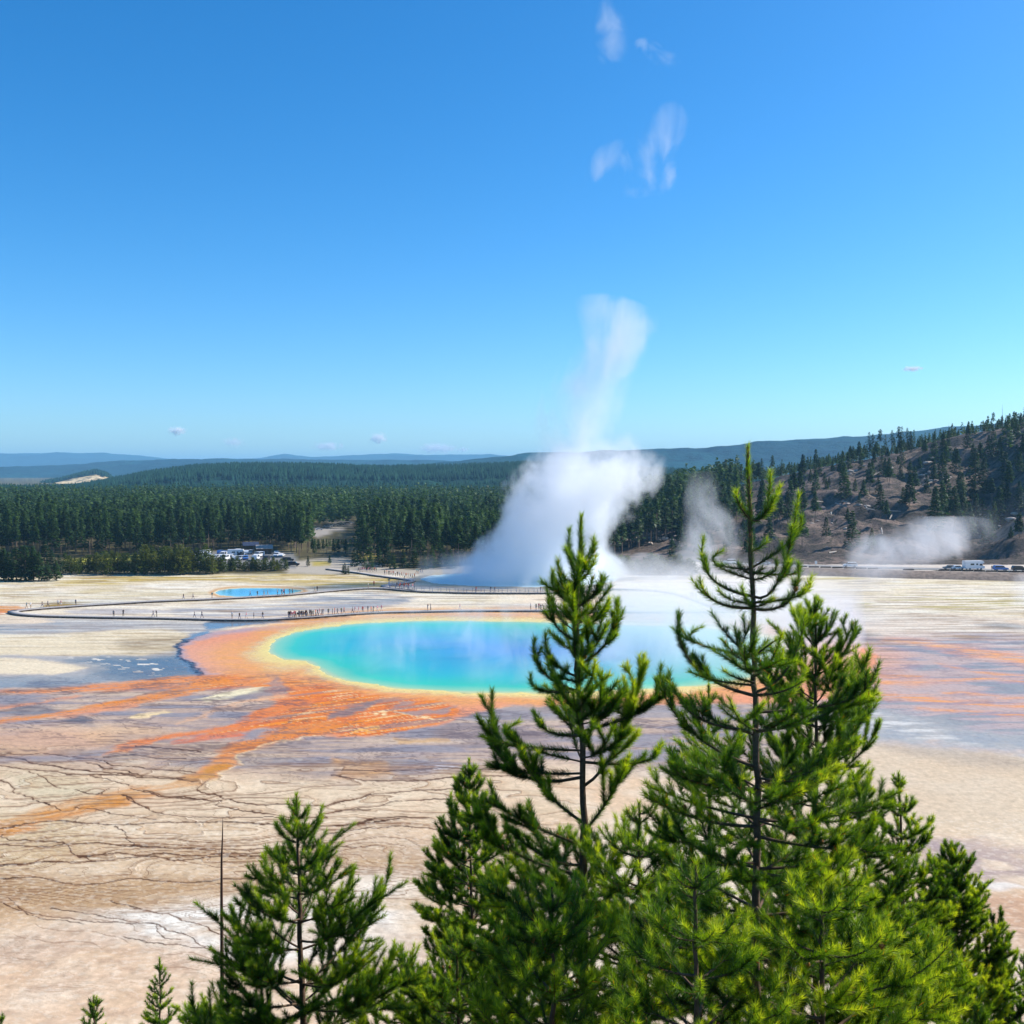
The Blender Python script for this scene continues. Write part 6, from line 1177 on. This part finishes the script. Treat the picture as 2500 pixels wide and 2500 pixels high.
def plume(name, d, prof, dens, label, scale=.07, amp=2.2, seed=0., dens_prof=None, edge=1.0, bias=0.0, depth=1.0, stretch=.6, color=(.97, .98, 1), cat="steam", dist=.5, aniso=0.0, group=None, detail=4.0, hull=1.18, kind=None, erode=0.0, gain=1.0):
    """prof: [(v, u_left, u_right)] silhouettes in the survey photo at distance d"""
    prof = sorted(prof, reverse=True); zc = [float(Wd(1250, v, d)[2]) for v, a, b in prof]; z0, z1 = max(zc[0], 0.02), zc[-1]; Hh = z1 - z0
    c0 = (prof[0][1] + prof[0][2]) / 2; ox = (c0 - 1250) / 2500 * d
    cx = [((a + b) / 2 - 1250) / 2500 * d - ox for v, a, b in prof]; rr = [(b - a) / 2 * d / 2500 for v, a, b in prof]; f = [(z - zc[0]) / (zc[-1] - zc[0]) for z in zc]
    me_n = 28; ring = 20; V_ = []; rs_ = np.random.default_rng(int(seed * 10) + 3)
    for k in range(me_n):
        ff_ = k / (me_n - 1); x_ = np.interp(ff_, f, cx); r_ = np.interp(ff_, f, rr) * hull * (1 if 0 < k < me_n - 1 else .72)
        a = np.arange(ring) * 2 * math.pi / ring; w_ = 1 + .06 * np.sin(a * 3 + k * .7) + .04 * np.sin(a * 5 - k)
        V_.append(np.stack([x_ + np.cos(a) * r_ * w_, np.sin(a) * r_ * w_ * depth, np.full(ring, ff_ * Hh)], 1))
    V_ = np.concatenate(V_); i = np.arange(me_n - 1)[:, None] * ring; j = np.arange(ring)[None]; j2 = (j + 1) % ring; F = np.stack([i + j, i + j2, i + ring + j2, i + ring + j], -1).reshape(-1, 4).tolist()
    F += [tuple(range(ring - 1, -1, -1)), tuple(range((me_n - 1) * ring, me_n * ring))]
    me = bpy.data.meshes.new(name); me.from_pydata(V_.tolist(), [], F)
    m, t, out = mat(name + "_volume"); tc = t.nodes.new("ShaderNodeTexCoord"); sp = t.nodes.new("ShaderNodeSeparateXYZ"); L(t, tc.outputs["Object"], sp.inputs[0])
    zf = M(t, 'DIVIDE', sp.outputs[2], Hh, clamp=True); lo, hi = min(cx) - 1, max(cx) + 1; rm = max(rr) + .1
    C1 = curve_node(t, list(zip(f, cx)), lo, hi); L(t, zf, C1.inputs["Value"]); C2 = curve_node(t, list(zip(f, rr)), 0, rm); L(t, zf, C2.inputs["Value"])
    cxx = M(t, 'MULTIPLY_ADD', C1.outputs[0], hi - lo, lo); rad = M(t, 'MAXIMUM', M(t, 'MULTIPLY', C2.outputs[0], rm), .5)
    dx = M(t, 'DIVIDE', M(t, 'SUBTRACT', sp.outputs[0], cxx), rad); dy = M(t, 'DIVIDE', M(t, 'DIVIDE', sp.outputs[1], depth), rad)
    r2 = M(t, 'ADD', M(t, 'MULTIPLY', dx, dx), M(t, 'MULTIPLY', dy, dy)); body = M(t, 'SUBTRACT', 1.0, r2)
    mp = t.nodes.new("ShaderNodeMapping"); mp.inputs["Location"].default_value = (seed * 3.1, seed * 1.7, seed * 5.3); mp.inputs["Scale"].default_value = (1, 1, stretch); L(t, tc.outputs["Object"], mp.inputs[0])
    nz = N(t, "ShaderNodeTexNoise", Scale=scale, Detail=detail, Roughness=.62, Distortion=dist); L(t, mp.outputs[0], nz.inputs["Vector"])
    nn = M(t, 'MULTIPLY', M(t, 'SUBTRACT', nz.outputs[0], .5), amp * 2)
    DP = curve_node(t, dens_prof or [(0, 1), (1, 1)], 0, 1); L(t, zf, DP.inputs["Value"])
    er = M(t, 'MULTIPLY_ADD', DP.outputs[0], erode, bias - erode)
    raw = M(t, 'ADD', M(t, 'ADD', M(t, 'MULTIPLY', body, edge), nn), er)
    raw = M(t, 'MULTIPLY', raw, gain, clamp=True)
    raw = M(t, 'MULTIPLY', raw, M(t, 'MULTIPLY', M(t, 'ADD', body, .38), 2.5, clamp=True))
    dd = M(t, 'MULTIPLY', M(t, 'MULTIPLY', raw, DP.outputs[0]), dens)
    pv = t.nodes.new("ShaderNodeVolumePrincipled"); pv.inputs["Color"].default_value = (*color, 1); pv.inputs["Anisotropy"].default_value = aniso; L(t, dd, pv.inputs["Density"]); L(t, pv.outputs[0], out.inputs["Volume"])
    fix_normals(me); me.materials.append(m); o = obj(name, me, None, (ox, d, z0), label, cat, group, kind); return o
big = plume("steam_plume", 345, [(1434, 1130, 1540), (1400, 1140, 1530), (1360, 1165, 1490), (1320, 1190, 1498), (1280, 1225, 1530), (1240, 1230, 1565), (1200, 1235, 1590), (1160, 1260, 1608), (1120, 1290, 1608), (1085, 1320, 1600), (1040, 1350, 1600)],
      .095, "huge white steam column rising from the crater lake", scale=.085, amp=2.7, seed=1.3, gain=1.9, bias=.10,
      dens_prof=[(0, .9), (.12, 1), (.3, 1), (.62, .95), (.8, .62), (.92, .3), (1, .0)], stretch=.8, dist=.25, detail=7.0, erode=1.3)
up = plume("upper_column", 345, [(1145, 1290, 1450), (1090, 1300, 1470), (1050, 1310, 1500), (1000, 1315, 1515), (950, 1330, 1530), (900, 1350, 1550), (850, 1375, 1580), (800, 1395, 1600), (760, 1395, 1585), (722, 1400, 1520)],
      .060, None, scale=.085, amp=2.8, seed=5.5, bias=-.12, cat=None, dens_prof=[(0, .85), (.3, .85), (.5, .85), (.8, 1), (.93, .8), (1, .2)], stretch=.5, dist=.5, detail=6.0, erode=.5)
up.parent = big; up.location = up.location - big.location
plume("steam_plume", 405, [(1395, 2230, 2520), (1340, 2240, 2540), (1280, 2260, 2540), (1210, 2290, 2560), (1140, 2320, 2560)], .011, "thin bluish vapour hanging in the shaded hollow of the hill", scale=.05, amp=2.4, seed=12.1, bias=-.1, depth=.3, dens_prof=[(0, 1), (.4, .9), (.75, .45), (1, 0)], erode=1.2)
plume("steam_plume", 352, [(1425, 1640, 1790), (1380, 1630, 1800), (1330, 1640, 1810), (1270, 1660, 1790), (1210, 1670, 1780), (1150, 1680, 1760)], .06, "thin grey steam veil drifting up in front of the wooded spur", scale=.08, amp=3.0, seed=4.1, bias=-.15, dens_prof=[(0, 1), (.6, .8), (1, .1)])
plume("steam_plume", 332, [(1440, 1500, 1680), (1400, 1500, 1690), (1370, 1510, 1650), (1350, 1540, 1620)], .035, "low steam creeping over the shrubs at the hill foot", scale=.10, amp=3, seed=6.1, bias=-.1)
plume("steam_plume", 228, [(1600, 1990, 2260), (1550, 2010, 2240), (1500, 2040, 2230), (1440, 2060, 2260), (1400, 2050, 2310), (1370, 2050, 2370), (1340, 2060, 2410), (1310, 2120, 2430), (1260, 2200, 2420)], .10, "soft steam cloud leaning across the road and lower hillside", scale=.085, amp=3.4, seed=2.7, bias=.05, gain=1.0, dens_prof=[(0, .25), (.2, .4), (.4, .55), (.6, .8), (.85, .7), (1, .1)], erode=.4, depth=.6)
plume("steam_plume", 240, [(1480, 2470, 2600), (1440, 2470, 2620), (1405, 2490, 2640)], .06, "small bright puff of steam at the far edge of the flat", scale=.12, amp=1.5, seed=8.0)
for v0, pr_, dn, lb, sd in (
    ("w", [(150, 1455, 1535), (100, 1450, 1535), (50, 1450, 1525), (-10, 1455, 1515)], .065, "highest wisp of steam hanging in the blue sky", 3.3),
    ("w", [(165, 1590, 1650), (140, 1560, 1650), (110, 1545, 1610), (95, 1550, 1580)], .065, "small hooked wisp of steam beside the highest wisp", 5.7),
    ("w", [(480, 1520, 1620), (430, 1500, 1640), (380, 1510, 1640), (330, 1530, 1660), (290, 1560, 1670), (250, 1600, 1650)], .055, "long torn wisp of steam drifting in mid sky", 7.9),
    ("w", [(450, 1405, 1460), (410, 1420, 1500), (370, 1450, 1520), (340, 1490, 1540)], .045, "faint slanting wisp joining the long torn wisp", 9.2)):
    plume("steam_wisp", 330, pr_, dn, lb, scale=.09, amp=3.0, seed=sd, bias=-.2, dens_prof=[(0, .3), (.25, 1), (.7, 1), (1, .3)], stretch=.6, dist=.8, erode=.8, edge=.8, group="wisps of steam high in the sky")
def fix_normals(me):
    import bmesh
    bm = bmesh.new(); bm.from_mesh(me); bmesh.ops.recalc_face_normals(bm, faces=bm.faces[:]); bm.to_mesh(me); bm.free()
# steam skimming the great spring
def mist(P, zt, dens, label, seed, scale=.09, thr=.5, vfade=1.0):
    Q = Wp([p[0] for p in P], [p[1] for p in P], 0)[:, :2]; c = Q.mean(0); n = len(Q); A = np.concatenate([np.c_[Q - c, np.zeros(n) + .03], np.c_[(Q - c) * .96, np.zeros(n) + zt]])
    me = bpy.data.meshes.new("mist"); me.from_pydata(A.tolist(), [], [tuple(range(n))[::-1], tuple(range(n, 2 * n))] + [(i, (i + 1) % n, (i + 1) % n + n, i + n) for i in range(n)])
    fix_normals(me); hx, hy = abs(Q - c).max(0); m, t, out = mat("mist_volume"); tc = t.nodes.new("ShaderNodeTexCoord"); mp = t.nodes.new("ShaderNodeMapping"); mp.inputs["Scale"].default_value = (1, .45, .35); mp.inputs["Location"].default_value = (seed, seed, 0); L(t, tc.outputs["Object"], mp.inputs[0])
    nz = N(t, "ShaderNodeTexNoise", Scale=scale, Detail=3.0, Roughness=.6, Distortion=1.2); L(t, mp.outputs[0], nz.inputs["Vector"]); sp = t.nodes.new("ShaderNodeSeparateXYZ"); L(t, tc.outputs["Object"], sp.inputs[0])
    r = M(t, 'MULTIPLY', M(t, 'SUBTRACT', nz.outputs[0], thr), 5.0, clamp=True); zf = M(t, 'SUBTRACT', 1.0, M(t, 'DIVIDE', sp.outputs[2], zt), clamp=True)
    ex = M(t, 'DIVIDE', sp.outputs[0], float(hx)); ey = M(t, 'DIVIDE', sp.outputs[1], float(hy)); el = M(t, 'MULTIPLY', M(t, 'SUBTRACT', 1.0, M(t, 'ADD', M(t, 'MULTIPLY', ex, ex), M(t, 'MULTIPLY', ey, ey))), 1.3, clamp=True)
    dd = M(t, 'MULTIPLY', M(t, 'MULTIPLY', M(t, 'MULTIPLY', r, zf), el), dens); pv = t.nodes.new("ShaderNodeVolumePrincipled"); pv.inputs["Color"].default_value = (.97, .98, 1, 1); L(t, dd, pv.inputs["Density"]); L(t, pv.outputs[0], out.inputs["Volume"])
    me.materials.append(m); obj("mist", me, None, (c[0], c[1], 0), label, "steam", None, "stuff")
mist([(900, 1660), (760, 1600), (820, 1540), (1000, 1524), (1300, 1520), (1600, 1530), (1850, 1550), (1890, 1600), (1820, 1650), (1600, 1675), (1300, 1682), (1080, 1680)], 10, .07, "thin wisps of steam curling off the great hot spring", 3.0, .10, .5)
mist([(1480, 1640), (1450, 1540), (1500, 1470), (1650, 1445), (1850, 1440), (2050, 1470), (2120, 1560), (2080, 1640), (1900, 1680), (1650, 1670)], 13, .055, "pale mist veiling the far end of the spring and boardwalk", 9.0, .06, .32)
mist([(1040, 1432), (1010, 1412), (1120, 1398), (1300, 1394), (1500, 1398), (1600, 1412), (1520, 1432), (1300, 1440)], 9, .11, "low bright steam lying on the crater lake", 17.0, .05, .36)
# ---------------------------------------------------------------- fair weather clouds far beyond the mountains
for i, (u, v, w_, h_, dn, lb) in enumerate([(432, 1052, 24, 12, 1, "small bright cumulus puff low over the blue mountains"), (924, 1070, 24, 15, .8, "cumulus puff above the middle of the pale mountains"), (800, 1090, 40, 12, .45, "faint flat cloud left of the middle cumulus puff"), (1070, 1095, 50, 14, .5, "broken faint cloud bank near the steam column"),
                                       (2228, 900, 26, 7, 1, "lone tiny cloud over the hillside"), (570, 1080, 30, 14, .25, "barely visible cloud between the two cumulus puffs"), (1130, 1098, 22, 8, .4, "small faint cloud touching the broken bank")]):
    D = 37000.0; p_ = Wd(u, v, D); rw = w_ / 2500 * D; rh = h_ / 2500 * D; import bmesh
    bm = bmesh.new(); bmesh.ops.create_icosphere(bm, subdivisions=3, radius=1.0)
    for q_ in bm.verts: q_.co.x *= rw * 1.25; q_.co.y *= rw; q_.co.z *= rh * 1.25
    me = bpy.data.meshes.new("cloud"); bm.to_mesh(me); bm.free(); m, t, out = mat("cloud_volume"); tc = t.nodes.new("ShaderNodeTexCoord")
    dv = t.nodes.new("ShaderNodeVectorMath"); dv.operation = 'DIVIDE'; dv.inputs[1].default_value = (rw, rw, rh); L(t, tc.outputs["Object"], dv.inputs[0]); ln = t.nodes.new("ShaderNodeVectorMath"); ln.operation = 'LENGTH'; L(t, dv.outputs[0], ln.inputs[0])
    nz = N(t, "ShaderNodeTexNoise", Scale=3.2 / rw, Detail=4.0, Roughness=.6); mp = t.nodes.new("ShaderNodeMapping"); mp.inputs["Location"].default_value = (i * 7 * rw, 0, 0); L(t, tc.outputs["Object"], mp.inputs[0]); L(t, mp.outputs[0], nz.inputs["Vector"])
    dd = M(t, 'MULTIPLY', M(t, 'ADD', M(t, 'SUBTRACT', .75, ln.outputs["Value"]), M(t, 'MULTIPLY', M(t, 'SUBTRACT', nz.outputs[0], .5), 3.2), clamp=True), .02 * dn); pv = t.nodes.new("ShaderNodeVolumePrincipled"); pv.inputs["Color"].default_value = (1, 1, 1, 1); L(t, dd, pv.inputs["Density"]); L(t, pv.outputs[0], out.inputs["Volume"])
    me.materials.append(m); obj("cloud", me, None, p_, lb, "cloud", "small clouds near the horizon")
# ---------------------------------------------------------------- air
mb = MB(); mb.box((0, 14000, 154), (80000, 33000, 316)); me = mb.mesh("haze", [])
m, t, out = mat("air_volume"); pv = t.nodes.new("ShaderNodeVolumePrincipled"); pv.inputs["Color"].default_value = (.33, .69, 1, 1); pv.inputs["Density"].default_value = 7.5e-5; pv.inputs["Anisotropy"].default_value = 0.1
L(t, pv.outputs[0], out.inputs["Volume"]); me.materials.append(m)
obj("haze", me, None, (0, 0, 0), "thin blue air filling the valley", "haze", None, "stuff")
